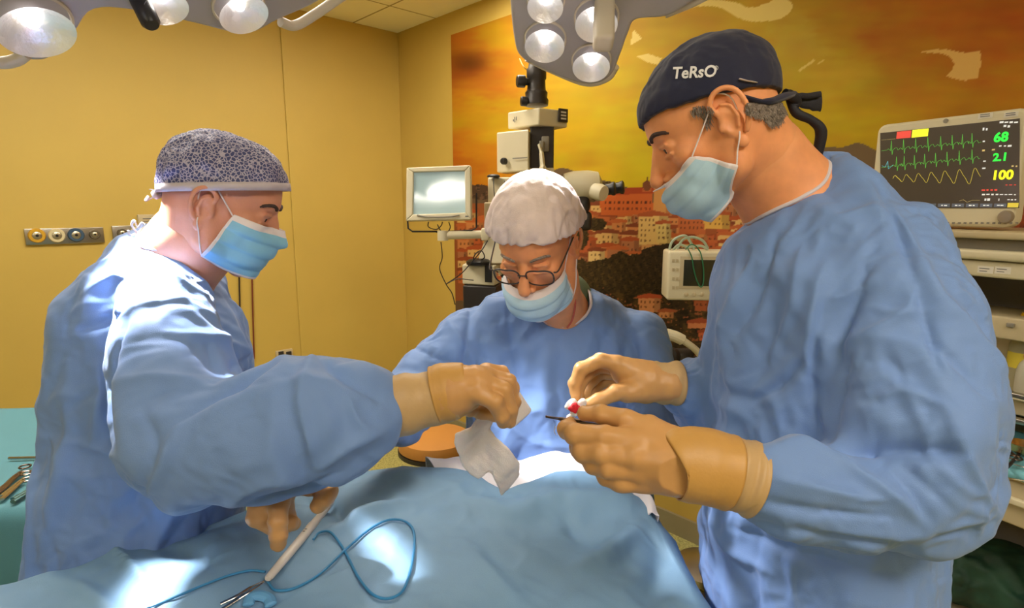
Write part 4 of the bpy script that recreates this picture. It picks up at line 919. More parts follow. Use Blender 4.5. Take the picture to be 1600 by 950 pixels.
    cp, cb = cap_obj(hd, (.113, .088, .096), pl, nrm, M_NAVY, root, ridge=.002, rscale=.08)
    text_on('lettering', 'TeRsO', 1084, 114, 25, cb, M_WHITEINK, cp, rot=R(-3), shear=.2, bold=.6, xs=.95)
    text_on('lettering', '®', 1119, 107, 9, cb, M_WHITEINK, cp)
    cap_band = [P(x, y, d) for x, y, d in ((1160, 152, .85), (1195, 160, .86), (1222, 152, .89), (1234, 148, .93))]
    MB().tube(spline(cap_band, 6), [.008]*6+[.012]*13, 10, flat=.5).build('cap_band', M_NAVY, cp, smooth=True)
    strip = on_surface(cb, [P(x, y, 1) for x, y in ((1096, 161), (1112, 155), (1124, 150))], .002); MB().tube(spline(strip, 4), .0035, 8, flat=.3).build('white_strip', M_MASKW, cp, smooth=True)
    strip = on_surface(cb, [P(x, y, 1) for x, y in ((1154, 124), (1166, 127), (1182, 130))], .002); MB().tube(spline(strip, 4), [.0035]*4+[.003]*4+[.001], 8, flat=.3).build('white_strip', M_MASKW, cp, smooth=True)
    MB().tube(PS([(1232, 150, .93), (1248, 156, .94), (1262, 160, .945), (1282, 160, .95)], 5), [.003]*3+[.0028]*4+[.003]*5+[.0038]*3+[.0042], 12, flat=3.6).build('cap_tie', M_CAPTIE, cp, smooth=True)
    MB().tube(PS([(1236, 160, .93), (1250, 150, .93), (1262, 150, .935), (1282, 147, .94)], 5), [.003]*16, 12, flat=1.6).build('cap_tie', M_CAPTIE, cp, smooth=True)
    MB().tube(PS([(1230, 150, .93), (1244, 176, .93), (1268, 188, .93), (1283, 206, .935), (1276, 246, .95)], 6), np.interp(np.arange(25), [0, 6, 12, 18, 24], [.005, .0085, .0075, .010, .009]), 12, flat=.9).build('cap_tie', M_CAPTIE, cp, smooth=True)
    MB().tube(PS([(1226, 146, .91), (1240, 152, .92), (1246, 160, .93), (1238, 168, .93)], 5), .0065, 12, flat=1.2).build('cap_knot', M_CAPTIE, cp, smooth=True)
    # short grey hair behind the ear and at the temple
    def hairpatch(px0, rad, cnt, dirv, seed):
        rng = random.Random(seed); pts = []; mb = MB()
        for _ in range(cnt):
            a = rng.random()*6.28; r = math.sqrt(rng.random()); x = px0[0]+rad[0]*r*math.cos(a); y = px0[1]+rad[1]*r*math.sin(a)
            q = bvh.ray_cast(Vector(CAMV), Vector(P(x, y, 1)-CAMV).normalized())
            if q[0] is None: continue
            p0 = np.array(q[0]); n = np.array(q[1]); d = P(x+dirv[0]+rng.uniform(-3, 3), y+dirv[1]+rng.uniform(-3, 3), 1)-P(x, y, 1); d /= np.linalg.norm(d)
            L = rng.uniform(.006, .011); mb.tube([p0-n*.0005, p0+n*.0022+d*L*.5, p0+n*.0018+d*L], [.0005, .0005, .0002], 4, caps=False)
        return mb.build('hair', M_HAIR, body, smooth=True, auto=False)
    hairpatch((1196, 168), (34, 14), 1100, (5, 9), 1); hairpatch((1206, 182), (14, 12), 300, (4, 9), 4); hairpatch((1096, 172), (18, 8), 130, (3, 9), 2); hairpatch((1104, 186), (6, 12), 50, (2, 9), 3)
    face_mask(hd, bvh, root, -.049, -.142, R(46), R(80), -.03, -.078, bulge=.007, loops=(-1, 1), pleat=.0045, pk=.95, tuck=.2, side_off=.007, mm=M_MASK2)
    shoes(cx, cy, math.pi, .1, root)

M_BOUF = mat('bouffant_white', (232, 214, 210), .8, bump=.3, bscale=500, var=.05, vscale=40)
M_GLASSF = mat('spectacle_frame', (62, 50, 46), .35); M_LENS = mat('spectacle_lens', (250, 250, 250), .03, trans=1.0); M_LENS.node_tree.nodes['Principled BSDF'].inputs['IOR'].default_value = 1.12
M_CHAIN = mat('red_cord', (180, 80, 62), .5)
def build_centre():
    root = empty('person', (P(870, 700, 1.47)[0], P(870, 700, 1.47)[1], 0))
    tag(root, 'person in the middle in glasses, white bouffant cap and blue surgical gown, looking down', 'person')
    hd = Head(P(838, 378, 1.28), R(-90-19), R(31), R(0), k=1.05, jaw=1.03, nose=1.0, eyes=False)
    neck = [P(862, 450, 1.33), P(880, 490, 1.43)]
    cx, cy = P(870, 700, 1.47)[:2]
    tor = [row(500, 830, 930, 1.47, .06), row(540, 745, 985, 1.48, .09), row(650, 760, 980, 1.49, .09), row(760, 770, 980, 1.49, .09), row(860, 760, 990, 1.49, .09)]
    limbs = [([P(730, 560, 1.49), P(640, 640, 1.38), P(560, 674, 1.2)], [.05, .042, .03]), ([P(990, 560, 1.49), P(1035, 650, 1.38), P(1000, 690, 1.24)], [.05, .042, .03])]+legs(cx, cy, -math.pi/2, tor[-1][2], .1, kneef=.02)
    body, bvh, hv = person_body(hd, neck, [.058, .064], tor, limbs, M_SKIN_RED, root)
    brow(hd, bvh, body, M_HAIR)
    rows = [row(440, 812, 925, 1.47, .06), row(462, 752, 962, 1.47, .11), row(490, 722, 1000, 1.47, .115), row(530, 712, 1018, 1.47, .12), row(600, 714, 1022, 1.47, .12), row(700, 712, 1030, 1.47, .12),
            row(800, 705, 1040, 1.47, .12), row(950, 690, 1060, 1.47, .12), row(1180, 660, 1090, 1.47, .18)]
    sl = [([P(735, 525, 1.47), P(680, 575, 1.43), P(645, 625, 1.38), P(625, 660, 1.32), P(572, 674, 1.2)], [.086, .085, .08, .062, .045]),
          ([P(995, 530, 1.47), P(1010, 590, 1.42), P(1022, 640, 1.36), P(1010, 690, 1.26)], [.086, .085, .07, .048])]
    folds = [([(735, 480), (728, 540), (722, 600)], 5, -.012), ([(700, 500), (720, 530), (730, 560)], 5, .009), ([(612, 590), (660, 590), (720, 600)], 6, .009), ([(640, 540), (690, 560), (728, 575)], 6, -.008),
             ([(860, 530), (850, 600), (860, 690)], 12, .008, 's'), ([(790, 500), (800, 590), (830, 680)], 14, -.008, 's'), ([(780, 640), (830, 690), (900, 700)], 8, .006), ([(985, 520), (1000, 580), (1000, 640)], 6, -.009), ([(930, 480), (960, 540), (960, 600)], 12, .006, 's')]
    g, gb = gown('surgical_gown', rows, sl, [(P(862, 440, 1.33), P(880, 476, 1.42), .066, .066), (P(884, 455, 1.3), P(884, 478, 1.4), .055, .05)], M_GOWN, root, folds=folds, seed=21, ridge=.007)
    # open neckline: binding, scrub shirt and cord
    nb = on_surface(gb, [P(x, y, 1) for x, y in ((812, 470), (822, 492), (842, 507), (868, 514), (896, 509), (916, 490), (924, 465), (918, 445), (905, 432))], .002)
    S = SDF(P(880, 480, 1.46)-.14, P(880, 480, 1.46)+.14, .004); S.rc(P(880, 470, 1.46), P(882, 560, 1.5), .075, .085, 0); S.rc(P(862, 450, 1.33), P(878, 510, 1.37), .05, .056, .01, 's')
    sdf_obj('scrub_shirt', S, M_TROUSER, root)
    MB().tube(PS([(896, 450, 1.30), (899, 475, 1.31), (894, 500, 1.33), (886, 512, 1.34)]), .0022, 8).build('neck_cord', M_CHAIN, root, smooth=True)
    # glasses
    gm = MB(); lm = []
    for q in (-1, 1):
        c = np.array([.1145-.002*abs(q), q*.0345, -.008]); rim = []
        for a in np.linspace(0, 2*math.pi, 41)[:-1]:
            ca, sa = math.cos(a), math.sin(a); e = .62
            yy = .0275*math.copysign(abs(ca)**e, ca); zz = .0205*math.copysign(abs(sa)**e, sa)-(.002 if sa > 0 else 0)
            rim.append(hd.w(c[0]-abs(yy+q*0)*.05-(q*yy > 0)*abs(yy)*.15+zz*.15, c[1]+yy, c[2]+zz))
        rim = np.array(rim); gm.tube(np.vstack([rim, rim[:1]]), .0018, 8); lm.append(rim)
        t = [hd.w(.107, q*.063, .003), hd.w(.1, q*.072, .004), hd.w(.05, q*.079, .012), hd.w(.004, q*.084, .02)]
        gm.tube(spline(t, 5), .0017, 8)
    gm.tube(spline([hd.w(.114, -.009, -.003), hd.w(.118, 0, 0), hd.w(.114, .009, -.003)], 4), .0015, 8)
    go = gm.build('eyeglasses', M_GLASSF, root, smooth=True, auto=False)
    for rim in lm:
        b = MB(); b.prism(rim, hd.M[:, 0], .0012); b.build('lens', M_LENS, go)
    # bouffant
    C = SDF(P(838, 340, 1.29)-.19, P(838, 340, 1.29)+.18, .0034)
    C.el(hd.w(-.012, 0, .045), np.array((.116, .098, .1))*1.05, 0, M=hd.M); C.el(P(842, 338, 1.31), (.100, .108, .066), .03); C.el(P(797, 350, 1.27), (.048, .05, .040), .03); C.el(P(888, 350, 1.29), (.036, .05, .052), .03)
    fr = frame(R(-107), R(12)); pl = P(836, 366, 1.22); nr = fr[:, 2]; C.halfspace(pl, -(nr+fr[:, 0]*.1))
    V, Fc = C.mesh(); V = smooth_mesh(V, Fc, 2)
    ang = np.arctan2(V[:, 0]-P(840, 0, 1.3)[0], -(V[:, 1]-P(840, 340, 1.3)[1])); hz = np.clip(1-((V-pl)@nr)/.07, 0, 1)
    V = V+vnormals(V, Fc)*(.0022*hz**1.5*np.sin(ang*26+2*noise3(V, .05, 2)))[:, None]
    V = cloth(V, Fc, it=60, grow=1.04, bend=.12, amp=.001, nscale=.05, out=.007, inn=.006, pull=.02, seed=5, ridge=.004, rscale=.09)
    cp = mesh_obj('bouffant_cap', V, Fc, M_BOUF, root)
    face_mask(hd, bvh, root, -.052, -.15, R(60), R(60), -.04, -.108, bulge=.012, loops=(-1, 1), pleat=.0045, mm=M_MASK2)
    # gloves, hidden behind the arms of the others
    glove('glove', [[(560, 672, 1.2, 26), (535, 676, 1.17, 24)]], [[(527-i*5, 676, 1.16, 10), (507-i*5, 680-i*3, 1.15, 9), (497-i*4, 684-i*4, 1.14, 8)] for i in range(4)]+[[(547, 666, 1.17, 11), (530, 658, 1.15, 9), (519, 660, 1.14, 8)]], None, root, h=.0025)
    glove('glove', [[(1008, 688, 1.25, 26), (995, 705, 1.22, 24)]], [[(990-i*6, 706, 1.2, 10), (972-i*5, 716-i*3, 1.19, 9), (962-i*4, 722-i*4, 1.19, 8)] for i in range(4)]+[[(995, 695, 1.22, 11), (975, 696, 1.2, 9), (966, 702, 1.2, 8)]], None, root, h=.0025)
    shoes(cx, cy, -math.pi/2, .1, root)
build_left(); build_right(); build_centre()
# ================================================================ things held and lying on the drape
M_GAUZE = mat('gauze', (232, 222, 218), .85, bump=.5, bscale=420, var=.04, sss=.1)
S = poly_solid([(762, 632), (745, 650), (735, 668), (711, 677), (709, 692), (722, 728), (735, 742), (748, 749), (766, 738), (776, 758), (783, 776), (797, 762), (812, 742), (812, 722), (795, 700), (775, 683), (766, 670), (775, 655), (790, 640)],
               lambda x, y: .925+.012*np.sin(x/14+y/30)+(y-640)*.0004, .009, .002, .004)
o = sdf_obj('gauze_sponge', S, M_GAUZE, None, sub=0, cl=dict(it=40, grow=1.03, bend=.1, amp=.003, nscale=.04, out=.006, inn=.005, seed=2))
tag(o, 'crumpled white gauze hanging from the left surgeon\'s gloved hand', 'gauze')
S = poly_solid([(786, 606), (798, 596), (812, 612), (831, 640), (828, 646), (803, 668), (790, 664), (780, 640)], lambda x, y: .935+(x-800)*.0005, .008, .002, .003)
o = sdf_obj('gauze_fold', S, M_GAUZE, o, sub=0); 
def lay(pts, off, n=8): return spline([on_drape(x, y, off) for x, y in pts], n)
# electrosurgical pencil and its lead
M_PENCIL = mat('pencil_plastic', (212, 204, 196), .4); M_LEAD = mat('blue_cable', (52, 128, 178), .4)
root = empty('electrosurgical_pencil', tuple(on_drape(470, 850))); tag(root, 'white electrosurgical pencil lying diagonally on the blue drape', 'surgical instrument')
a, b = on_drape(419, 914, .010), on_drape(521, 791, .012); ax_ = (b-a)/np.linalg.norm(b-a); L_ = np.linalg.norm(b-a)
MB().tube([a, a+ax_*.004, a+ax_*L_*.2, a+ax_*L_*.6, a+ax_*L_*.85, a+ax_*L_*.97, b], [.0045, .0066, .0078, .0085, .0068, .0052, .003], 16, flat=.8).build('housing', M_PENCIL, root, smooth=True)
side = np.cross(ax_, [0, 0, 1]); side /= np.linalg.norm(side); rot = np.stack([ax_, side, np.cross(ax_, side)], 1)
for t in (.62, .80): MB().box(a+ax_*L_*t-side*.0062, (.018, .005, .007), rot, .0015).build('button', M_PENCIL, root, smooth=True)
text = mat('pencil_mark', (120, 118, 120), .6)
for k in range(2):
    MB().box(a+ax_*L_*(.5+.03*k)+np.array([0, 0, .0068])-side*.001, (.0022, .004, .0006), rot).build('printed_mark', text, root)
o = MB().tube(lay([(419, 913), (432, 926), (462, 922), (500, 900), (540, 862), (575, 832), (605, 816), (632, 817), (646, 832), (647, 862), (640, 900), (628, 928), (606, 939), (582, 932), (560, 905), (543, 872), (530, 850), (515, 834), (498, 836), (490, 846)], .004), .0022, 8).build('lead', M_LEAD, root, smooth=True)
MB().tube(lay([(415, 897), (392, 895), (360, 902), (320, 917), (280, 934), (235, 952), (180, 968)], .004), .0020, 8).build('lead', M_LEAD, root, smooth=True)
M_STEEL = mat('instrument_steel', (186, 180, 176), .22, metal=1.0); M_STEELD = mat('instrument_steel_dark', (120, 104, 96), .3, metal=1.0)
root = empty('scissors', tuple(on_drape(380, 935))); tag(root, 'steel scissors at the lower edge of the picture, touching the white pencil tip', 'scissors')
for s_ in (-1, 1):
    MB().tube(lay([(413, 914+s_), (392, 926+s_*3), (370, 940+s_*3), (345, 954+s_*5)], .006), [.0012]*8+[.0024]*8+[.0028]*9, 8, flat=.6).build('blade', M_STEEL, root, smooth=True)
o = MB().tube(lay([(388, 952), (392, 940), (405, 936), (420, 941), (424, 952)], .006), [.004]+[.0085]*31+[.004], 10, flat=.55).build('drape_tab', mat('drape_tab', (98, 158, 206), .6)); tag(o, 'small light blue looped tab on the drape below the pencil tip', 'drape tab')
# forceps and red swab in the right surgeon's hands
root = empty('forceps', tuple(P(880, 655, .76))); tag(root, 'thin steel forceps held between thumb and index finger of the right surgeon', 'forceps')
for s_ in (-1, 1):
    MB().tube(PS([(853, 651+s_*.8, .79), (872, 654+s_*1.2, .775), (895, 657+s_*1.6, .76), (925, 660+s_*2.2, .745), (965, 666+s_*3, .735)], 5), [.0012]*6+[.0022]*15, 8, flat=.7).build('tine', M_STEELD, root, smooth=True)
S = SDF(P(900, 632, .96)-.05, P(900, 632, .96)+.05, .0016)
for x, y, r in ((895, 632, 9), (904, 638, 8), (888, 634, 6), (897, 645, 7), (890, 652, 5), (910, 629, 7)): S.el(P(x, y, .955), np.full(3, r*.955/F), .004)
S.noise(.0009, .009, 4); o = sdf_obj('cotton_swab', S, M_GAUZE, None); tag(o, 'small white swab pinched in the right surgeon\'s far hand', 'swab')
S = SDF(P(898, 636, .94)-.04, P(898, 636, .94)+.04, .0014)
for x, y, r in ((892, 638, 4.5), (898, 634, 5.5), (905, 639, 4.5), (898, 641, 5)): S.el(P(x, y, .943), np.full(3, r*.94/F), .003)
S.noise(.0008, .008, 6); b_ = sdf_obj('red_stain', S, mat('red_gauze', (214, 24, 40), .6, bump=.4, bscale=400), o)
o = MB().tube(PS([(868, 666, .76), (866, 674, .765), (869, 680, .77)], 4), .0006, 6).build('suture_thread', M_MASKW); tag(o, 'short pale suture thread hanging beside the forceps', 'thread')
# ================================================================ surgical lamps
M_LAMP = mat('lamp_housing', (178, 174, 180), .45); M_LAMPW = mat('lamp_rim', (215, 205, 190), .4); M_REFL = mat('reflector', (232, 230, 232), .38, metal=.95, bump=.8, bscale=110, emit=.13)
M_BULB = mat('lamp_emitter', (255, 246, 235), .5, emit=28); M_GL = mat('lamp_glass', (255, 255, 255), .05, trans=1.0, bump=.3, bscale=260); M_BLK = mat('black_plastic', (30, 28, 30), .4)
def camdir(x, u, d): v = RV*x+UV*u+FV*d; return v/np.linalg.norm(v)
def lamp(label, p0, n, outline, lenses, powers, rails, handle=None, thick=.05, spot=22, focus=None):
    root = empty('surgical_lamp', tuple(p0)); tag(root, label, 'surgical lamp')
    poly = spline([PPl(x, y, p0, n) for x, y in outline], 5, True)
    hb = MB(); hb.prism(poly, -n, thick); ho = hb.build('housing', M_LAMP, root, smooth=True, bevel=.008)
    for (cx, cy, rx), power in zip(lenses, powers):
        fc = (focus or {}).get((cx, cy))
        c = PPl(cx, cy, p0, n); r = rx*np.dot(c-CAMV, FV)/F
        lb = MB(); lb.lathe([(r*1.04, -.002), (r*1.04, .004), (r*.97, .005), (r*.95, -.001)], c+n*.0015, n, 40, cap=False); lr = lb.build('lens_rim', M_LAMPW, root, smooth=True)
        prof = [(r*.96*math.sin(t), .006-.030*math.cos(t)*1.0+.0) for t in np.linspace(.12, 1.5, 12)]
        prof = [(r*.96*q, -.028+.028*q*q) for q in np.linspace(.1, 1, 12)]
        # shallow bowl set into the housing face
        lb = MB(); lb.lathe([(a_, h_+.0305) for a_, h_ in prof], c+n*.0005, n, 40, cap=False); lb.build('reflector', M_REFL, lr, smooth=True)
        lb = MB(); lb.lathe([(r*.02, .012), (r*.16, .011), (r*.2, .006), (r*.2, .001)], c+n*.001, n, 20); lb.build('emitter', M_BULB, lr, smooth=True)
        so = spot_light('surgical_lamp_beam', c+n*.05, c+n*1.0 if fc is None else fc[0], power, spot if fc is None else fc[1], (.35 if power > 250 else .5), .035, (1, .98, .97)); so.data.use_shadow = True
    for pts in rails:
        MB().tube(spline([PPl(x, y, p0, n)+n*o_ for x, y, o_ in pts], 8), .011, 12).build('grip_rail', M_LAMPW, root, smooth=True)
    return root
nA = camdir(.55, -1, -.15); pA = P(200, 20, 1.08)
la = lamp('surgical lamp overhead at the left with round bright lenses and a black knob', pA, nA,
     [(-40, 40), (0, 66), (28, 90), (60, 96), (85, 88), (118, 52), (148, 17), (215, 19), (300, 37), (372, 54), (402, 50), (436, 32), (500, 2), (560, -50), (520, -110), (330, -150), (100, -150), (-90, -60)],
     [(48, 30, 54), (372, 6, 39), (250, -6, 34), (110, -60, 40), (400, -70, 36)], (300, 90, 120, 1, 1),
     [[(438, 34, .0), (460, 40, .0), (490, 24, .0), (540, -10, .0), (570, -30, 0)], [(-30, 90, 0), (0, 98, 0), (25, 94, 0), (40, 84, 0)]], focus={(48, 30): (P(236, 468, .96), 24), (372, 6): (P(897, 602, 1.0), 11), (250, -6): (P(865, 722, 1.34), 13)})
kb = MB(); c = PPl(217, -2, pA, nA); kb.lathe([(.017, 0), (.017, .035), (.0165, .055), (.012, .062)], c, nA, 24); kb.build('knob', M_BLK, la, smooth=True)
nB = camdir(-.08, -.9, -.42); pB = P(900, 60, 1.5)
lb_ = lamp('surgical lamp overhead near the centre, its four lenses above the white bouffant cap', pB, nB,
     [(796, -60), (797, 0), (803, 60), (812, 88), (840, 106), (895, 128), (930, 132), (955, 118), (968, 90), (982, 52), (994, 32), (1040, 27), (1075, 8), (1110, -25), (1060, -70), (930, -110)],
     [(852, 60, 32), (932, 26, 34), (924, 93, 30), (853, -1, 29)], (210, 3, 3, 3),
     [[(822, 98, -.02), (860, 116, -.02), (915, 137, -.02), (948, 130, -.02), (962, 112, -.02)], [(1040, 30, -.02), (1080, 14, -.02), (1120, -6, -.02), (1150, -22, -.02)]], focus={(852, 60): (P(842, 305, 1.27), 20)})
hb = MB(); c = PPl(944, 5, pB, nB); hb.box(c+nB*.07, (.048, .05, .15), np.stack([RV, np.cross(nB, RV), nB], 1), .012); hb.build('handle', M_LAMPW, lb_, smooth=True)
# suspension arms up to the ceiling
for p0, root in ((pA, la), (pB, lb_)):
    top = np.array([p0[0]+(.1 if root is la else .25), p0[1]+.05, H_CEIL]); st = p0-(nA if root is la else nB)*.05+np.array([0, 0, .12])
    MB().tube(spline([st-[0, 0, .08], st+[0, 0, .1], top-[0, 0, .3], top-[0, 0, .02]], 8), .025, 14).build('suspension_arm', M_LAMPW, root, smooth=True)
    MB().lathe([(.09, 0), (.09, .03), (.03, .05)], top-[0, 0, .055], (0, 0, 1), 24).build('ceiling_flange', M_LAMPW, root, smooth=True)
# ================================================================ equipment behind the surgeons
M_CREAM = mat('cream_enamel', (216, 206, 176), .4, var=.03); M_CREAM2 = mat('beige_enamel', (196, 180, 145), .45, var=.03); M_DARKG = mat('dark_plastic', (48, 42, 40), .45); M_GREYP = mat('grey_plastic', (140, 134, 122), .5)
M_CABLE = mat('black_cable', (34, 26, 26), .5); M_STL = mat('brushed_steel', (190, 184, 172), .3, metal=1.0); M_INK = mat('label_ink', (96, 96, 100), .7); M_PAPER = mat('label_paper', (226, 220, 208), .7)
def plane_text(name, txt, pl, px, py, size, m, parent, shear=0, bold=0, xs=1.0, c=.001, align='CENTER'):
    V, Fc = text_geo(txt, 1.0, shear, bold, align); a, b = pl.ab(px, py)
    W = np.array([pl.at(a+x*size*xs, b+y*size, c) for x, y in V]); o = mesh_obj(name, W, Fc, m, parent, smooth=False); mod(o, 'SOLIDIFY', thickness=.0006, offset=0); return o
def rpoly(pl, x0, y0, x1, y1, r, n=6):
    out = []
    for cx, cy, a0 in ((x1-r, y1-r, 0), (x0+r, y1-r, 90), (x0+r, y0+r, 180), (x1-r, y0+r, 270)):
        for t in np.linspace(0, 90, n): out.append((cx+r*math.cos(R(a0+t)), cy+r*math.sin(R(a0+t))))
    return out
# ---- operating microscope on its stand
def microscope():
    D = 2.35; base = P(815, 400, D); root = empty('operating_microscope', (base[0], base[1], 0)); tag(root, 'cream surgical microscope on a floor stand, its black camera tube topmost, before the mural', 'microscope')
    yaw = Plane(P(842, 300, D), (math.cos(R(-12)), math.sin(R(-12)), 0)); X = Plane(P(842, 300, D), (math.cos(R(35)), math.sin(R(35)), 0))
    # head box seen on its edge: two faces meet at px 842
    k = D/F
    def wp(px, py, dd=0): return P(px, py, D+dd)
    def hull(name, pts, m, h0, parent=root, bev=.006):
        """upright prism from a plan outline given as (px, depth) and top/bottom rows"""
        (yt, yb) = h0; top = np.array([P(x, yt, D+dd) for x, dd in pts]); zt = P(pts[0][0], yt, D)[2]; zb = P(pts[0][0], yb, D)[2]; top[:, 2] = zb
        mb = MB(); mb.prism(top, (0, 0, 1), zt-zb); return mb.build(name, m, parent, smooth=True, bevel=bev)
    hb = hull('head_box', [(793, .06), (842, -.06), (887, .02), (850, .16)], M_CREAM, (172, 198))
    pl = Plane(P(842, 185, D-.065), P(887, 185, D+.015)*[1, 1, 0]-P(842, 185, D-.065)*[1, 1, 0])
    mb = MB(); pl.boxpx(mb, 872, 170, 886, 191, .0, .006, .001); mb.build('round_emblem_plate', M_DARKG, hb, smooth=True)
    mb = MB()
    for y in (176, 181, 186): pl.boxpx(mb, 875, y-1.5, 883, y+1, .006, .0075)
    mb.build('emblem_mark', M_PAPER, hb)
    mb = MB()
    for a, b, c_, d_ in ((.0, 0, .0035, .022), (.009, .004, .003, .014), (-.008, -.002, .004, .008)):
        p0 = Plane(P(793, 185, D+.055), P(842, 185, D-.065)*[1, 1, 0]-P(793, 185, D+.055)*[1, 1, 0]); q = p0.ab(804, 187); p0.box(mb, q[0]+a, q[1]+b-d_/2, q[0]+a+c_, q[1]+b+d_/2, .0, .0012)
    mb.build('printed_symbol', M_INK, hb)
    # camera / phototube on top
    mb = MB(); c = wp(838, 165); mb.lathe([(.048, 0), (.050, .02), (.044, .03), (.046, .05), (.038, .06), (.036, .10), (.040, .105), (.040, .14), (.034, .15), (.03, .175)], c, (0, .05, 1), 28); ph = mb.build('photo_tube', M_DARKG, root, smooth=True)
    for py, r, L_ in ((128, .024, .06), (159, .019, .045)):
        mb = MB(); c = wp(832, py, -.02); mb.lathe([(r*.6, 0), (r*.6, L_*.5), (r, L_*.55), (r, L_), (r*.85, L_*1.08), (r*.4, L_*1.1)], c, (-1, -.25, 0), 24); mb.build('focus_knob', M_BLK, ph, smooth=True)
    mb = MB(); mb.box(wp(836, 112), (.05, .05, .025), bev=.006); mb.build('adapter', M_BLK, ph, smooth=True)
    MB().tube(PS([(812, 92, D+.05), (818, 104, D), (828, 112, D), (834, 118, D)]), .003, 8).build('yellow_cable', mat('yellow_cable', (205, 160, 60), .5), ph, smooth=True)
    # body below
    b1 = hull('lamp_box', [(776, .04), (826, -.06), (832, .1), (790, .16)], M_CREAM, (205, 268)); p2 = Plane(P(776, 240, D+.04), P(826, 240, D-.06)*[1, 1, 0]-P(776, 240, D+.04)*[1, 1, 0])
    mb = MB(); q = p2.px(789, 252); mb.lathe([(.014, 0), (.014, .012), (.011, .018), (.004, .019)], q, p2.n, 20); mb.build('knob', M_BLK, b1, smooth=True)
    mb = MB(); p2.boxpx(mb, 801, 246, 824, 248, 0, .001); mb.build('panel_seam', M_GREYP, b1)
    hull('zoom_body', [(828, .0), (866, .0), (864, .14), (832, .14)], M_DARKG, (194, 268)); mb = MB()
    mb.box(wp(852, 225, -.01), (.03, .02, .06), bev=.004); mb.box(wp(846, 240, -.02), (.018, .02, .1), bev=.004); mb.build('adjuster', M_GREYP, root, smooth=True)
    MB().tube(PS([(842, 226, D-.05), (846, 240, D-.055), (848, 262, D-.06), (849, 290, D-.06)]), [.010]*8+[.016]*8+[.024]*9, 12, flat=.6).build('counter_lever', M_CREAM, root, smooth=True)
    col = hull('column', [(812, .02), (866, .0), (862, .14), (818, .14)], M_CREAM, (262, 402)); low = hull('arm_block', [(762, .02), (838, -.06), (846, .08), (770, .12)], M_CREAM, (277, 318))
    hull('arm_block', [(756, .02), (800, -.04), (815, .10), (765, .12)], M_CREAM2, (316, 365))
    pp = Plane(P(762, 284, D+.02), P(838, 284, D-.06)*[1, 1, 0]-P(762, 284, D+.02)*[1, 1, 0]); plane_text('lettering', 'LEICA', pp, 797, 285, .020, M_INK, low, bold=.01)
    mb = MB(); mb.lathe([(.026, 0), (.026, .006), (.02, .010), (.012, .012)], wp(771, 277, -.01), (0, 0, 1), 24); mb.build('top_cap', M_BLK, low, smooth=True)
    MB().tube(PS([(771, 274, D-.05), (772, 300, D-.06), (775, 330, D-.06), (776, 345, D-.05)]), .002, 6).build('cable', M_CABLE, low, smooth=True)
    MB().tube(PS([(812, 285, D-.09), (806, 296, D-.1), (799, 306, D-.1), (805, 303, D-.1), (812, 292, D-.09)]), .0018, 6).build('cable', M_CABLE, low, smooth=True)
    # observer arm with binocular tube to the right
    mb = MB(); mb.lathe([(.02, -.085), (.052, -.07), (.06, -.03), (.06, .03), (.052, .07), (.02, .085)], wp(908, 290, .02), (1, 0, .05), 28); mb.lathe([(.03, 0), (.034, .03), (.03, .05)], wp(928, 298, -.06), (.6, -.6, -.2), 20); ob = mb.build('observer_housing', M_CREAM, root, smooth=True)
    mb = MB(); mb.box(wp(885, 320, .04), (.19, .12, .075), bev=.03); mb.box(wp(905, 345, .04), (.1, .08, .08), bev=.02); mb.build('observer_body', M_DARKG, ob, smooth=True)
    for dx, dd in ((0, 0), (14, .05)):
        mb = MB(); mb.lathe([(.018, 0), (.018, .03), (.023, .035), (.023, .055), (.027, .06), (.027, .07), (.02, .074)], wp(933+dx, 298-dx*.15, dd-.03), (1, -.3, .12), 20); mb.build('eyepiece', M_BLK, ob, smooth=True)
    # lower units on the left
    mb = MB(); mb.tube([wp(690, 368, -.02), wp(765, 366, 0)], .017, 14); mb.lathe([(.022, -.02), (.022, .02)], wp(692, 368, -.02), (0, 0, 1), 18); mb.box(wp(758, 366), (.03, .05, .05), bev=.006); mb.build('monitor_arm', M_CREAM, root, smooth=True)
    mb = MB(); mb.prism([wp(758, 372), wp(792, 372), wp(792, 412), wp(745, 412)], (0, 1, 0), .09); mb.build('bracket_plate', M_CREAM, root, smooth=True, bevel=.004)
    lb = hull('light_source', [(722, .02), (772, -.03), (785, .1), (730, .14)], M_CREAM, (414, 446)); mb = MB(); mb.lathe([(.05, 0), (.052, .012), (.04, .02), (.02, .024)], wp(748, 413, .0), (0, 0, 1), 28); mb.build('dome', M_BLK, lb, smooth=True)
    pz = Plane(P(722, 430, D+.015), P(772, 430, D-.035)*[1, 1, 0]-P(722, 430, D+.015)*[1, 1, 0]); mb = MB(); pz.boxpx(mb, 758, 415, 769, 441, 0, .004, .001); mb.build('vent', M_BLK, lb, smooth=True)
    hull('power_unit', [(723, .02), (775, -.02), (785, .12), (730, .14)], M_DARKG, (447, 560))
    MB().tube(PS([(738, 412, D-.03), (742, 398, D-.05), (752, 392, D-.05), (757, 402, D-.04), (748, 408, D-.03)]), .0025, 6).build('cable', M_CABLE, lb, smooth=True)
    MB().tube(PS([(762, 376, D-.05), (752, 392, D-.06), (735, 412, D-.05), (720, 428, D-.05), (697, 444, D-.04)]), .0022, 6).build('cable', M_CABLE, lb, smooth=True)
    MB().tube(PS([(697, 444, D-.04), (715, 436, D-.05), (740, 438, D-.06)]), .002, 6).build('cable', M_CABLE, lb, smooth=True)
    MB().tube(PS([(689, 378, D-.05), (691, 402, D-.05), (687, 420, D-.04), (697, 444, D-.04), (706, 458, D-.04), (711, 476, D-.04)]), .0022, 6).build('cable', M_CABLE, root, smooth=True)
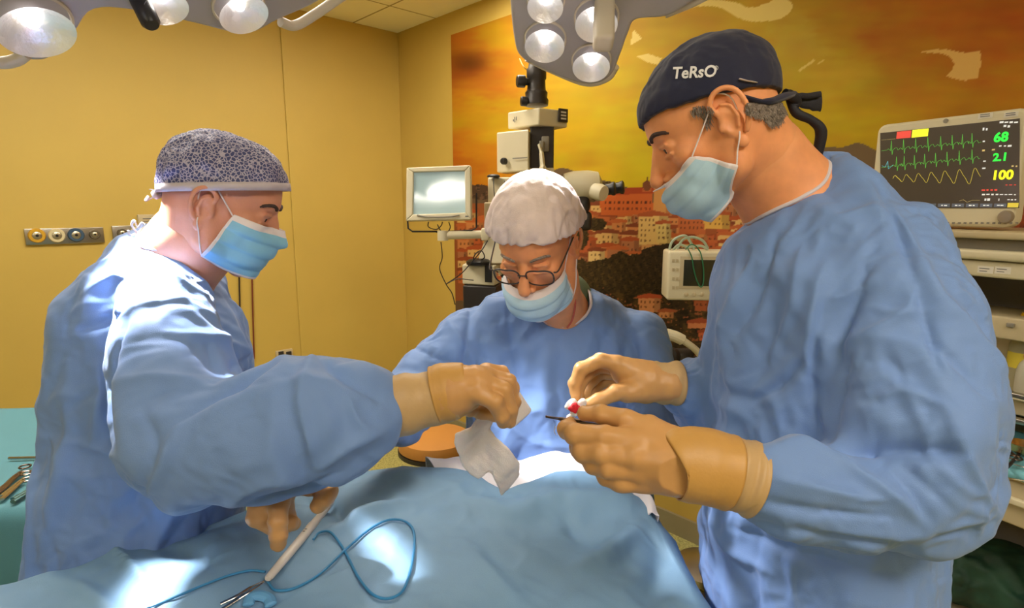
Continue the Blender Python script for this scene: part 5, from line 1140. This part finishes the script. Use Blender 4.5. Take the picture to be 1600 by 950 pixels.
    # pillar and wheeled base
    x0, y0 = wp(838, 400, .08)[:2]; mb = MB(); mb.tube([[x0, y0, .12], [x0, y0, wp(838, 395)[2]]], .05, 24); mb.build('pillar', M_CREAM, root, smooth=True)
    mb = MB(); mb.box((x0, y0, .09), (.36, .36, .07), bev=.02); bs = mb.build('base', M_CREAM2, root, smooth=True)
    for a in (-1, 1):
        for b in (-1, 1): mb = MB(); mb.lathe([(.03, -.012), (.03, .012)], (x0+a*.14, y0+b*.14, .03), (1, 0, 0), 16); mb.build('wheel', M_BLK, bs, smooth=True)
microscope()
# ---- small display on the microscope's arm
def display():
    D = 2.3; root = empty('display_monitor', tuple(P(690, 345, D))); tag(root, 'small cream framed display in a wire bracket beside the microscope, showing a pale screen', 'monitor')
    pl = Plane(P(685, 303, D), (math.cos(R(-3)), math.sin(R(-3)), 0), (0, .11, 1)); q = [pl.ab(x, y) for x, y in ((634, 345), (736, 343), (735, 258), (635, 262))]
    fr = MB(); sc = [pl.ab(x, y) for x, y in ((645, 335), (727, 332), (726, 267), (646, 269))]
    O = [pl.at(*p, 0) for p in q]; I = [pl.at(*p, 0) for p in sc]; n = pl.n
    for i in range(4): j = (i+1) % 4; fr.prism([O[i], O[j], I[j], I[i]], -n, .05)
    f_ = fr.build('bezel', M_CREAM, root, smooth=True, bevel=.004)
    mb = MB(); mb.prism([p-n*.012 for p in I], -n, .03); m = mat('display_screen', (150, 172, 172), .08, emit=.3, spec=1.0, vscale=3, var=.05); mb.build('screen', m, root)
    mb = MB(); mb.box(pl.px(685, 302, -.055), (.2, .02, .18), pl.rot()[:, [0, 2, 1]]*[1, 1, 1], .01); mb.build('back_shell', M_CREAM2, root, smooth=True)
    mb = MB(); a, b = pl.ab(685, 337.5); mb.tube(spline([pl.at(a-.085, b+.003, .003), pl.at(a-.04, b-.004, .006), pl.at(a+.04, b-.004, .006), pl.at(a+.085, b+.003, .003)], 6), .003, 8); mb.build('lower_grille', M_GREYP, f_, smooth=True)
    mb = MB(); a, b = pl.ab(727, 338); pl.box(mb, a, b-.002, a+.012, b+.002, 0, .001); mb.build('printed_mark', M_INK, f_)
    MB().tube([pl.px(x, y, -.03) for x, y in ((634, 305), (634, 340), (635, 356), (642, 361), (700, 361), (736, 359), (743, 355), (743, 330), (743, 300))], .0035, 8).build('wire_bracket', M_CABLE, root, smooth=True)
    for pts in (((668, 346), (668, 354), (680, 358), (688, 352), (690, 346)), ((700, 346), (702, 356), (694, 366), (686, 358), (682, 350)), ((680, 362), (688, 366), (694, 374))):
        MB().tube(spline([pl.px(x, y, -.02) for x, y in pts], 6), .0022, 6).build('cable', M_CABLE, root, smooth=True)
display()
# ---- patient monitor and anaesthesia machine at the right edge
def zpx(py, d): return P(800, py, d)[2]
A_ = P(1366, 350, 1.74); B_ = PZ(1606, 357, A_[2]); MP = Plane(A_, B_-A_); M_SCR = mat('monitor_screen', (62, 54, 44), .25, emit=.5, var=.12, vscale=4)
def glow(name, rgb, e=1.0): return mat(name, rgb, .5, emit=e)
def patient_monitor():
    root = empty('patient_monitor', tuple((A_+B_)/2)); tag(root, 'white patient monitor at the right showing waveforms and the numbers 68, 2.1 and 100', 'monitor')
    aw, ah = MP.ab(1606, 168); a0 = 0; poly = []
    for (x, y) in rpoly(MP, -.02, 0, aw+.004, ah, .022): poly.append(MP.at(x, y+.006*math.sin(math.pi*x/aw)*(y > ah/2), -.05))
    mb = MB(); mb.prism(poly, MP.n, .05); hs = mb.build('housing', M_CREAM, root, smooth=True, bevel=.008)
    mb = MB(); MP.box(mb, .03, .03, aw-.03, ah-.03, -.11, -.05, .02); mb.build('rear_shell', M_CREAM2, root, smooth=True)
    C = [MP.px(x, y, .0012) for x, y in ((1376, 325), (1593, 325), (1594, 185), (1376, 208))]; mb = MB(); mb.prism(C, MP.n, .0008); sc = mb.build('screen', M_SCR, root)
    G, LC, Y, W_, RD, TN = glow('trace_green', (95, 180, 70), .8), glow('trace_cyan', (90, 170, 180), 1), glow('trace_yellow', (180, 165, 60), .75), glow('trace_white', (190, 190, 185), 1), glow('alarm_red', (196, 62, 50), .9), glow('trace_tan', (180, 160, 100), .8)
    def line(pts, r, m, nm): MB().tube([MP.px(x, y, .0028) for x, y in pts], r, 5, flat=.5).build(nm, m, sc)
    def ecg(y0, y1, xs, xe, m, nm, h=24):
        pts = [(1378, y0)]; n = len(xs)
        f = lambda x: y0+(y1-y0)*(x-1378)/(1535-1378)
        for x in xs: pts += [(x-7, f(x)), (x-5, f(x)-2), (x-3, f(x)), (x-1.5, f(x)+1), (x-.4, f(x)-h*.62), (x+.8, f(x)+h*.3), (x+2, f(x)), (x+5, f(x)-3), (x+8, f(x)-4), (x+10, f(x))]
        pts.append((xe, f(xe))); line(pts, .0007, m, nm)
    ecg(236, 222, (1394, 1413, 1432, 1451, 1471, 1489, 1505, 1520), 1534, G, 'green_waveform')
    ecg(262, 247, (1402, 1414, 1430, 1446, 1463, 1481, 1500, 1520), 1532, G, 'green_waveform'); line([(1379, 259), (1384, 261), (1388, 252), (1389, 264), (1396, 258)], .0009, LC, 'cyan_waveform')
    pts = []; 
    for i in range(160):
        x = 1396+i*(1533-1396)/159; t = (x-1396)/137; ph = ((x-1396)/(17+4*t)); f_ = ph % 1; hh = 4+8*t; pts.append((x, 279-4*t-hh*(math.sin(2*math.pi*f_)+.25*math.sin(4*math.pi*f_))))
    line(pts, .0009, Y, 'yellow_waveform')
    line([(1500, 314), (1506, 312), (1512, 316), (1520, 313), (1532, 313)], .0007, TN, 'tan_waveform'); line([(1378, 219), (1400, 217)], .0006, TN, 'scale_line')
    mb = MB(); MP.boxpx(mb, 1402, 205, 1424, 216, .002, .003); mb.build('red_alarm_box', RD, sc); mb = MB(); MP.boxpx(mb, 1426, 202, 1451, 214, .002, .003); mb.build('yellow_alarm_box', glow('alarm_yellow', (205, 205, 40), 1), sc)
    for t, x, y, s_, m, nm in (('68', 1565, 215, .032, glow('digits_green', (40, 205, 60), 1.3), 'reading_68'), ('2.1', 1564, 246, .027, glow('digits_green', (40, 205, 60), 1.3), 'reading_2.1'.replace('.', '_')), ('100', 1567, 274, .032, glow('digits_yellow', (205, 205, 30), 1.3), 'reading_100')):
        plane_text(nm, t, MP, x, y, s_, m, sc, bold=.035, xs=.95, c=.003)
    rng = random.Random(4)
    def bits(x0, x1, y, n, m, nm, h=1.6):
        mb = MB()
        for i in range(n):
            x = x0+(x1-x0)*(i+.5)/n; w2 = (x1-x0)/n*rng.uniform(.2, .42); MP.boxpx(mb, x-w2, y-h*rng.uniform(.5, 1), x+w2, y+h*rng.uniform(.5, 1), .0022, .0028)
        mb.build(nm, m, sc)
    bits(1560, 1582, 228, 3, W_, 'caption'); bits(1535, 1545, 202, 2, W_, 'caption', 3); bits(1562, 1592, 191, 4, W_, 'caption'); bits(1568, 1580, 197, 2, W_, 'caption', 2.4); bits(1536, 1540, 221, 1, W_, 'caption'); bits(1535, 1540, 235, 1, TN, 'caption'); bits(1550, 1556, 234, 1, TN, 'caption')
    bits(1536, 1542, 252, 1, W_, 'caption'); bits(1580, 1592, 260, 2, TN, 'caption'); bits(1534, 1542, 263, 1, W_, 'caption'); bits(1534, 1560, 297, 4, RD, 'caption'); bits(1570, 1590, 289, 3, RD, 'caption', 1); bits(1534, 1590, 304, 8, W_, 'caption', 1.2); bits(1538, 1548, 312, 2, W_, 'caption', 3); bits(1560, 1563, 312, 1, W_, 'caption', 3.4); bits(1574, 1590, 312, 3, W_, 'caption', 1)
    for i in range(8):
        mb = MB(); x = 1400+i*22; MP.boxpx(mb, x, 318, x+19, 323.5, .0021, .0026); mb.build('soft_key', mat('soft_key', (92, 98, 110), .5, emit=.3), sc); bits(x+4, x+15, 321, 2, W_, 'soft_key_text', 1)
    mb = MB(); MP.boxpx(mb, 1575, 317, 1592, 324, .0021, .0028); mb.build('yellow_soft_key', glow('key_yellow', (190, 170, 60), .8), sc)
    mb = MB(); mb.lathe([(.0165, 0), (.0165, .008), (.014, .012), (.005, .013)], MP.px(1573, 339, 0), MP.n, 32); mb.build('control_knob', mat('knob_grey', (158, 146, 130), .35, metal=.4), root, smooth=True)
    mb = MB(); mb.lathe([(.006, 0), (.006, .002), (.003, .0022)], MP.px(1478, 189, 0), MP.n, 20); mb.build('alarm_lamp', M_GREYP, hs, smooth=True)
    for x in (1540, 1580):
        mb = MB(); MP.boxpx(mb, x-11, 174+(1600-x)*.05, x+11, 182+(1600-x)*.05, .0, .0012); st = mb.build('sticker', M_PAPER, hs); mb = MB()
        for yy in (176, 179): MP.boxpx(mb, x-8, yy+(1600-x)*.05-.7, x+7, yy+(1600-x)*.05+.5, .0012, .0016)
        mb.build('sticker_print', M_INK, st)
    mb = MB()
    for i in range(14): MP.boxpx(mb, 1470+i*9, 347, 1474+i*9, 350, .0, .002)
    mb.build('speaker_slots', M_GREYP, hs)
patient_monitor()
def machine():
    z0 = A_[2]-.012; root = empty('anaesthesia_machine', ((A_[0]+B_[0])/2, (A_[1]+B_[1])/2+.15, 0)); tag(root, 'beige anaesthesia machine with shelves and drawers standing under the patient monitor', 'anaesthesia machine')
    pl = Plane(A_*[1, 1, 0]+MP.n*.03, B_-A_); W = 1.0; x0 = -.02; x1 = x0+W
    # depths (c): front at +.03, back at -.5
    def bx(nm, a0, z0_, a1, z1, c0_, c1, m, bev=.005, parent=root): mb = MB(); pl.box(mb, a0, z0_, a1, z1, c0_, c1, bev); return mb.build(nm, m, parent, smooth=True)
    D0 = 1.40
    za = A_[2]-.004
    bx('top_shelf', x0, za-.022, x1, za-.004, -.33, .05, M_CREAM2); bx('upper_panel', x0+.01, za-.06, x1-.01, za-.022, -.33, .02, M_GREYP); sh = bx('upper_unit', x0, za-.075, x1, za-.05, -.33, .045, M_CREAM, .008)
    zb = zpx(437, D0); up = bx('drawer_unit', x0, zb, x1, za-.078, -.33, .03, M_CREAM, .006)
    for x, y in ((1548, 420), (1575, 421)):
        mb = MB(); pl.boxpx(mb, x-11, y-5, x+14, y+6, .03, .0312); st = mb.build('sticker', M_PAPER, up); mb = MB(); pl.boxpx(mb, x-8, y-2, x+8, y-.8, .0312, .0316); pl.boxpx(mb, x-8, y+2, x+4, y+3, .0312, .0316); mb.build('sticker_print', M_INK, st)
    bx('side_wall', x0, .12, x0+.025, zb, -.33, .0, M_CREAM2); bx('side_wall', x1-.025, .12, x1, zb, -.33, .0, M_CREAM2); bx('back_wall', x0+.02, .12, x1-.02, zb, -.33, -.30, M_GREYP)
    zc = zpx(503, D0); zd = zpx(540, D0); rl = bx('rail_panel', x0+.02, zd, x1-.02, zc, -.2, -.02, M_CREAM2)
    mb = MB(); pl.boxpx(mb, 1568, 506, 1580, 512, -.02, -.012, .001); mb.build('connector', M_GREYP, rl, smooth=True)
    bx('rear_panel', x0+.02, zpx(640, D0), x1-.02, zd, -.2, -.16, M_CREAM); 
    for py in (627, 668): ob = bx('steel_rail', x0+.02, zpx(py+5, D0), x1-.02, zpx(py-4, D0), -.02, .0, M_STL, .003)
    bx('bottle_shelf', x0+.02, zpx(634, D0), x1-.02, zpx(630, D0), -.18, -.0, M_CREAM2, .002); bx('lower_panel', x0+.02, zpx(664, D0), x1-.02, zpx(636, D0), -.2, -.03, M_CREAM2)
    zt = zpx(752, D0-.12); bx('work_top', x0, zt-.02, x1, zt, -.30, .16, M_CREAM2, .006); bx('top_drawer', x0, zt-.13, x1, zt-.022, -.30, .15, M_CREAM2, .006)
    mb = MB(); pl.box(mb, x0+.2, zt-.075, x1-.2, zt-.06, .15, .165, .003); mb.build('drawer_handle', M_CREAM, root, smooth=True)
    bx('lower_shelf', x0, .36, x1, .39, -.30, .14, M_CREAM2, .006); bx('lower_drawer', x0, .12, x1, .34, -.30, .13, M_CREAM2, .006)
    for a in (.05, W-.08):
        for c in (-.26, .06): mb = MB(); mb.lathe([(.045, -.015), (.045, .015)], pl.at(x0+a, .055, c), pl.u, 20); mb.build('wheel', M_BLK, root, smooth=True)
    # small things on it
    def bottle(px, py0, py1, c, r, capm, body, lab, name='bottle', nz=.3, cat='bottle', band=None):
        a, zb_ = pl.ab(px, py1); zt_ = pl.ab(px, py0)[1]; p = pl.at(a, 0, c); s_ = (np.dot(p-CAMV, FV))/(np.dot(pl.px(px, py1)-CAMV, FV)); zb_ = zpx(631, D0) if name == 'bottle' else zb_
        h = zt_-pl.ab(px, py1)[1]; rt = empty(name, (p[0], p[1], zb_)); tag(rt, lab, cat); q = np.array([p[0], p[1], zb_+.001])
        mb = MB(); mb.lathe([(r*.9, 0), (r, .004), (r, h*(.62-.1*nz)), (r*.8, h*.68), (r*.4, h*.8), (r*.36, h*.84)], q, (0, 0, 1), 28); mb.build('body', body, rt, smooth=True)
        mb = MB(); mb.lathe([(r*.55, h*.82), (r*.55, h*.96), (r*.45, h)], q, (0, 0, 1), 24); mb.build('cap', capm, rt, smooth=True)
        if band: mb = MB(); mb.lathe([(r*1.02, h*.3), (r*1.02, h*.5)], q, (0, 0, 1), 28, cap=False); mb.build('label', band, rt, smooth=True)
        return rt
    mclear = mat('bottle_plastic', (205, 198, 160), .3, trans=.5); bottle(1561, 506, 630, -.09, .030, mat('yellow_cap', (214, 168, 24), .5), mclear, 'tall pale bottle with a bright yellow cap on the machine shelf', band=mat('bottle_label', (206, 186, 60), .6))
    bottle(1577, 560, 630, -.07, .022, mat('pink_cap', (206, 120, 112), .5), mat('bottle_white', (214, 208, 188), .35, trans=.3), 'short squat bottle with a pink nozzle beside the yellow capped bottle', nz=1)
    mb = MB(); pl.boxpx(mb, 1587, 538, 1606, 572, -.155, -.15); o = mb.build('paper_note', M_PAPER); tag(o, 'white paper note fixed to the beige panel behind the bottles', 'note')
    # blue cloth with instruments on the work top
    mcl = mat('cloth_cyan', (112, 176, 190), .7, bump=.3, bscale=500); n1, n2 = 40, 24; G = []
    for i in range(n1):
        for j in range(n2):
            a = x0+.05+(W-.12)*i/(n1-1); c = -.14+.31*j/(n2-1); z = zt+.0035+.001*math.sin(a*30+j*.5)
            if c > .158: z -= (c-.158)*1.5; c = .164
            G.append(pl.at(a, z, c))
    o = mesh_obj('cloth', G, [[i*n2+j, (i+1)*n2+j, (i+1)*n2+j+1, i*n2+j+1] for i in range(n1-1) for j in range(n2-1)], mcl); mod(o, 'SOLIDIFY', thickness=.003, offset=1); tag(o, 'light blue cloth covering the work top of the beige machine', 'cloth')
    def on_top(px, py, h=.0): r = PZ(px, py, zt+.008+h); return r
    def rod(name, pts, r, m, lab, cat, extra=None, h=.003):
        rt = empty(name, tuple(on_top(*pts[0]))); tag(rt, lab, cat); MB().tube(spline([on_top(x, y, h) for x, y in pts], 6), r, 8).build('shaft', m, rt, smooth=True)
        if extra: extra(rt)
        return rt
    def rings(pts, m):
        def f(rt):
            for x, y, rr in pts:
                c = on_top(x, y, .004); MB().tube([c+[rr*math.cos(a), rr*math.sin(a), .001] for a in np.linspace(0, 6.283, 21)], .0022, 8).build('finger_ring', m, rt, smooth=True)
        return f
    rod('clamp', [(1560, 742), (1578, 726), (1596, 706), (1612, 690)], .004, M_BLK, 'black handled instrument lying across the light blue cloth', 'surgical instrument')
    rod('wire_rack', [(1560, 725), (1575, 723), (1600, 730), (1625, 733)], .0016, M_STL, 'thin bright steel rod on the light blue cloth, nearer the back', 'surgical instrument')
    rod('steel_probe', [(1562, 749), (1580, 748), (1604, 752), (1630, 754)], .0018, M_STL, 'thin steel rod on the light blue cloth, nearest its front edge', 'surgical instrument')
    rod('scissors', [(1562, 694), (1575, 703), (1590, 716)], .0035, M_STEELD, 'dark ringed scissors at the back of the light blue cloth', 'scissors', rings(((1573, 700, .016), (1586, 716, .013)), M_STEELD))
    mb = MB(); mb.lathe([(.016, 0), (.028, .008), (.032, .026), (.029, .026), (.026, .01), (.012, .004)], on_top(1597, 708, .002), (0, 0, 1), 28, cap=False); o = mb.build('bowl', mat('brass_bowl', (200, 165, 110), .25, metal=1), smooth=True); tag(o, 'small shiny metal bowl among the instruments on the light blue cloth', 'bowl')
    # open lower shelf: dark green case and pale folded packets
    S = SDF(pl.at(.3, .39, -.15)-.36, pl.at(.3, .39, -.15)+[.36, .36, .3], .009); 
    for a, c, z, r in ((.10, -.15, .50, .10), (.24, -.12, .48, .1), (.38, -.16, .5, .11), (.52, -.12, .47, .09)): S.el(pl.at(a, z, c), (.12, .12, r), .03)
    S.halfspace(pl.at(0, .393, 0), (0, 0, -1)); S.noise(.006, .05, 3); o = sdf_obj('green_bag', S, mat('green_bag', (36, 74, 58), .6, bump=.4, bscale=60, var=.5, vscale=12), None); tag(o, 'dark green crumpled bag on the open lower shelf of the machine', 'bag')
    for k, (xa, ya, xb, yb) in enumerate(((1512, 872, 1560, 894), (1520, 880, 1588, 915))):
        a = PZ(xa, ya, .42+.0*k); b = PZ(xb, yb, .42); d = b-a; L2 = np.linalg.norm(d); d /= L2; s2 = np.cross(d, [0, 0, 1]); mb = MB(); mb.box((a+b)/2+[0, 0, -.005], (L2, .06, .035), np.stack([d, s2, [0, 0, 1]], 1), .01)
        o = mb.build('wrapped_packet', mat('packet_wrap', (190, 184, 170), .35), smooth=True); tag(o, ('short pale wrapped packet on the lower shelf, further from the frame edge', 'long pale wrapped packet lying on the lower shelf in front of the green bag')[k], 'packet')
machine()
# ---- small ventilator screen in front of the mural
def ventilator():
    D = 2.15; pl = Plane(P(1090, 430, D), (math.cos(R(-6)), math.sin(R(-6)), 0)); root = empty('ventilator', tuple(P(1095, 470, D)*[1, 1, 0])); tag(root, 'white box ventilator with a dark screen and green cables, between the middle and right persons', 'medical device')
    mb = MB(); pl.boxpx(mb, 1043, 393, 1150, 470, -.14, 0, .01); hs = mb.build('housing', M_CREAM, root, smooth=True)
    mb = MB(); pl.boxpx(mb, 1068, 406, 1128, 447, 0, .003, .002); mb.build('screen', mat('green_black_screen', (40, 38, 24), .2, emit=.2), root, smooth=True); mb = MB(); pl.boxpx(mb, 1062, 401, 1134, 452, 0, .0015, .001); mb.build('screen_frame', M_CREAM2, hs, smooth=True)
    for x in (1052, 1058):
        for i in range(4): mb = MB(); pl.boxpx(mb, x-2, 405+i*14, x+2, 410+i*14, 0, .002, .0005); mb.build('button', M_CREAM2, hs, smooth=True)
    for i in range(3): mb = MB(); mb.lathe([(.008, 0), (.008, .006), (.005, .008)], pl.px(1072+i*12, 460, 0), pl.n, 14); mb.build('button', M_CREAM2, hs, smooth=True)
    MG = mat('green_cable', (44, 118, 78), .5); MP2 = mat('pale_tubing', (190, 206, 180), .4, trans=.3)
    for pts in (((1074, 388), (1080, 402), (1083, 420), (1088, 438), (1094, 448), (1098, 440), (1098, 418), (1094, 396), (1088, 386)), ((1070, 390), (1078, 382), (1086, 384), (1092, 392))): MB().tube(spline([pl.px(x, y, .012) for x, y in pts], 6), .0022, 8).build('green_cable', MG, root, smooth=True)
    for pts in (((1050, 392), (1054, 380), (1064, 372), (1076, 370), (1084, 380), (1090, 392)), ((1056, 392), (1066, 384), (1080, 388), (1100, 386), (1112, 392)), ((1062, 391), (1072, 376), (1088, 372), (1104, 378), (1112, 390))): MB().tube(spline([pl.px(x, y, -.06) for x, y in pts], 6), .005, 8).build('pale_hose', MP2, root, smooth=True)
    p = pl.px(1140, 440, -.07); mb = MB(); mb.tube([[p[0], p[1], .1], [p[0], p[1], p[2]+.01]], .02, 16); mb.lathe([(.13, 0), (.13, .03), (.04, .06)], [p[0], p[1], .03], (0, 0, 1), 30); mb.build('pole', M_STL, root, smooth=True)
ventilator()
o = MB().tube(PS([(1030, 520, 1.95), (1046, 523, 1.95), (1060, 528, 1.95), (1076, 538, 1.96), (1092, 552, 1.98), (1120, 590, 2.0)]), [.019]*20+[.012]*21, 14).build('padded_arm', M_CREAM); tag(o, 'pale curved metal arm end beside the middle person\'s shoulder', 'support arm')
mb = MB(); mb.box(P(1062, 562, 2.05), (.09, .06, .08), bev=.02); mb.lathe([(.03, 0), (.03, .05), (.02, .06)], P(1050, 556, 2.02), (-.5, -.8, .2), 20); mb.tube([P(1062, 562, 2.05), P(1150, 566, 2.02)], .016, 14); mb.tube([P(1150, 566, 2.02), P(1150, 566, 2.02)*[1, 1, 0]+[0, 0, .02]], .018, 14); mb.box(P(1150, 566, 2.02)*[1, 1, 0]+[0, 0, .03], (.16, .16, .05), bev=.015)
o = mb.build('clamp_stand', M_DARKG, smooth=True); tag(o, 'dark clamp on a stand under the pale curved arm, mostly hidden', 'stand')
# ---- wall outlets
def outlets():
    ring = mat('outlet_ring', (186, 176, 150), .3, metal=.8)
    for k, (X0, Y0, X1, Y1, holes, lab, cat) in enumerate((
        (38, 356, 162, 381, ((57, 368, 'y'), (88, 368, 'w'), (118, 367, 'b'), (147, 366, 'k')), 'steel wall plate with four gas outlets, the first one ringed in yellow', 'gas outlet panel'),
        (175, 352, 246, 378, ((190, 364, 'k'), (214, 364, 'w')), 'shorter steel outlet plate partly hidden behind the left person\'s shoulder', 'gas outlet panel'),
        (215, 335, 262, 358, (), 'small printed metal plate above the outlet plates, behind the left person\'s neck', 'wall plate'))):
        rt = empty('outlet_panel' if k < 2 else 'wall_plate', tuple(WL.px((X0+X1)/2, (Y0+Y1)/2))); tag(rt, lab, cat)
        mb = MB(); WL.boxpx(mb, X0, Y0, X1, Y1, .001, .014, .003); mb.build('plate', M_STL if k < 2 else M_CREAM2, rt, smooth=True)
        for x, y, c in holes:
            col = {'y': mat('outlet_yellow', (206, 158, 40), .45), 'w': mat('outlet_white', (214, 200, 160), .45), 'b': mat('outlet_blue', (60, 84, 110), .45), 'k': mat('outlet_grey', (96, 86, 66), .45)}[c]; q = WL.px(x, y, .014); s_ = .9 if c != 'k' else .62
            mb = MB(); mb.lathe([(.038*s_, 0), (.038*s_, .008), (.034*s_, .014), (.022*s_, .014), (.020*s_, .008)], q, WL.n, 32, cap=False); o = mb.build('outlet', col, rt, smooth=True)
            mb = MB(); mb.lathe([(.021*s_, .004), (.021*s_, .012), (.012*s_, .016), (.006*s_, .016)], q, WL.n, 24); mb.build('socket', ring, o, smooth=True); mb = MB(); mb.lathe([(.007*s_, .016), (.007*s_, .0175)], q, WL.n, 14); mb.build('socket_hole', M_BLK, o, smooth=True)
        if k == 2:
            mb = MB()
            for i in range(3): WL.boxpx(mb, 222, 341+i*4, 250, 342.2+i*4, .014, .0145)
            mb.build('printed_lines', M_INK, rt)
    rt = empty('wall_socket', tuple(WL.px(443, 552))); tag(rt, 'small metal double socket low on the yellow wall, above the left person\'s sleeve', 'wall socket'); mb = MB(); WL.boxpx(mb, 430, 546, 456, 562, .001, .02, .003); mb.build('plate', M_CREAM2, rt, smooth=True)
    for x in (437, 449): mb = MB(); WL.boxpx(mb, x-4, 548, x+4, 557, .02, .028, .002); mb.build('switch', M_DARKG, rt, smooth=True)
    for x, m, lab in ((373, M_CABLE, 'black cable hanging down the yellow wall below the left person\'s mask'), (393, mat('red_cable', (120, 52, 34), .5), 'thin red-brown cable hanging down the yellow wall, right of the black one')):
        o = MB().tube(spline([WL.px(x-1, 400, .012), WL.px(x, 450, .012), WL.px(x+1, 490, .012), WL.px(x+3, 560, .012)], 6), .0045, 8).build('hanging_cable', m, smooth=True); tag(o, lab, 'cable')
outlets()
# ---- instrument table at the left
def left_table():
    z = .93; T = [PZ(60, 672, z), PZ(-420, 800, z), PZ(-40, 798, z)]; fr = PZ(40, 795, z); bk = PZ(60, 680, z)
    u = np.array([1., .06, 0]); u /= np.linalg.norm(u); w_ = np.array([-u[1], u[0], 0]); o0 = PZ(-10, 797, z); Dp = .62; x1 = .22; x0 = -.9
    root = empty('instrument_table', tuple(o0*[1, 1, 0])); tag(root, 'instrument table draped in teal cloth at the left edge, behind the left person', 'table')
    mb = MB()
    for a in (x0+.04, x1-.04):
        for b in (.04, Dp-.04): p = o0+u*a+w_*b; mb.tube([[p[0], p[1], .01], [p[0], p[1], z-.03]], .015, 12)
    c = o0+u*(x0+x1)/2+w_*Dp/2; mb.box([c[0], c[1], z-.025], (x1-x0, Dp, .02), np.stack([u, w_, [0, 0, 1]], 1), .003); mb.build('frame', M_STL, root, smooth=True)
    n1, n2 = 90, 70; G = []
    for i in range(n1):
        a = x0+(x1-x0)*min(max((i-8)/(n1-17), 0), 1); da = (min(i-8, 0)+max(i-(n1-9), 0))
        for j in range(n2):
            b = Dp*min(max((j-28)/(n2-29), 0), 1); q = max(28-j, 0)/28; hz = q*.62+abs(da)/8*.5*(1 if q == 0 else .2)
            off = .012+.02*math.sin(i*.55)*min(1, q*3)+.03*q; p = o0+u*(a+np.sign(da)*.02*min(1, abs(da)))+w_*(b-off*(q > 0)); G.append([p[0], p[1], z+.002-hz+.0012*math.sin(i*.4+j*.3)])
    cl = mesh_obj('cloth', G, [[i*n2+j, (i+1)*n2+j, (i+1)*n2+j+1, i*n2+j+1] for i in range(n1-1) for j in range(n2-1)], mat('teal_drape', (84, 142, 158), .6, bump=.2, bscale=600), root); mod(cl, 'SOLIDIFY', thickness=.002, offset=1)
    def T_(x, y, h=.01): return PZ(x, y, z+h)
    def clampi(pts, lab, m=M_STEELD, rr=.006):
        rt = empty('clamp', tuple(T_(*pts[0]))); tag(rt, lab, 'surgical instrument')
        for s_ in (-1, 1): MB().tube(spline([T_(x, y+s_*2, .012) for x, y in pts], 6), np.interp(np.arange(6*(len(pts)-1)+1), [0, 6, 6*(len(pts)-1)], [rr, rr*.8, rr*.4]), 10, flat=.7).build('arm', m, rt, smooth=True)
        for s_ in (-1, 1):
            c = T_(pts[-1][0]+5, pts[-1][1]-4+s_*5, .012); MB().tube([c+[.011*math.cos(a), .011*math.sin(a), 0] for a in np.linspace(0, 6.283, 19)], .002, 8).build('finger_ring', m, rt, smooth=True)
    clampi([(-8, 772), (8, 760), (22, 746), (34, 738)], 'dark steel clamp on the teal table, furthest back of the three')
    clampi([(2, 778), (14, 768), (28, 756), (38, 748)], 'dark steel clamp on the teal table, between two other clamps', M_STEEL)
    clampi([(20, 782), (30, 776), (40, 770), (48, 764)], 'blue-tinted steel clamp on the teal table, nearest its front edge', mat('clamp_blue', (90, 130, 140), .3, metal=.8))
    o = MB().tube([T_(14, 716), T_(60, 715)], .0035, 10).build('probe', M_STEEL, smooth=True); tag(o, 'thin pale straight probe lying alone at the back of the teal table', 'surgical instrument')
left_table()
# ---- round stool between the left person and the microscope
def stool():
    D = 2.7; c = P(680, 688, D); root = empty('stool', (c[0], c[1], 0)); tag(root, 'round tan padded stool seen between the left person\'s glove and the gauze', 'stool'); r = .17
    mb = MB(); mb.lathe([(r*.9, 0), (r, .012), (r*1.01, .035), (r*.96, .06), (r*.7, .07), (0.001, .072)], c-[0, 0, .04], (0, 0, 1), 40); mb.build('seat', mat('tan_vinyl', (205, 142, 70), .45, bump=.1), root, smooth=True)
    mb = MB(); mb.lathe([(r*1.02, 0), (r*1.02, .018)], c-[0, 0, .052], (0, 0, 1), 40); mb.build('seat_rim', M_DARKG, root, smooth=True)
    mb = MB(); mb.tube([[c[0], c[1], .1], c-[0, 0, .05]], .028, 16); mb.build('column', M_STL, root, smooth=True)
    for k in range(5):
        a = k*2*math.pi/5+.3; e = np.array([c[0]+.19*math.cos(a), c[1]+.19*math.sin(a), .07]); mb = MB(); mb.tube([[c[0], c[1], .11], e], [.02, .014], 10); lg = mb.build('leg', M_DARKG, root, smooth=True); mb = MB(); mb.lathe([(.025, -.012), (.025, .012)], e-[0, 0, .042], (math.sin(a), -math.cos(a), 0), 14); mb.build('castor', M_BLK, lg, smooth=True)
stool()
# ---- ceiling panels
def refl_point():
    D = 2.3; pl = Plane(P(685, 303, D), (math.cos(R(-3)), math.sin(R(-3)), 0), (0, .11, 1)); q = P(685, 303, D); r = q-CAMV; r = r-2*pl.n*np.dot(r, pl.n); t = (H_CEIL-q[2])/r[2]; return q+r*t
def cpanel(px, py, a, b, lab):
    root = empty('ceiling_light', (px, py, H_CEIL)); tag(root, lab, 'ceiling light', 'recessed ceiling light panels'); rot = np.array([[math.cos(LA), -math.sin(LA), 0], [math.sin(LA), math.cos(LA), 0], [0, 0, 1]])
    mb = MB(); mb.box((px, py, H_CEIL-.004), (a, b, .006), rot); mb.build('diffuser', M_LIGHT, root)
    for s_ in (-1, 1): mb = MB(); mb.box(np.array([px, py, H_CEIL-.008])+rot@np.array([0, s_*b/2, 0]), (a+.03, .02, .014), rot); mb.box(np.array([px, py, H_CEIL-.008])+rot@np.array([s_*a/2, 0, 0]), (.02, b+.03, .014), rot); mb.build('frame', M_ALU, root)
for (x_, y_), p_, lab_ in PANELS: cpanel(x_, y_, 1.0, .6, lab_)
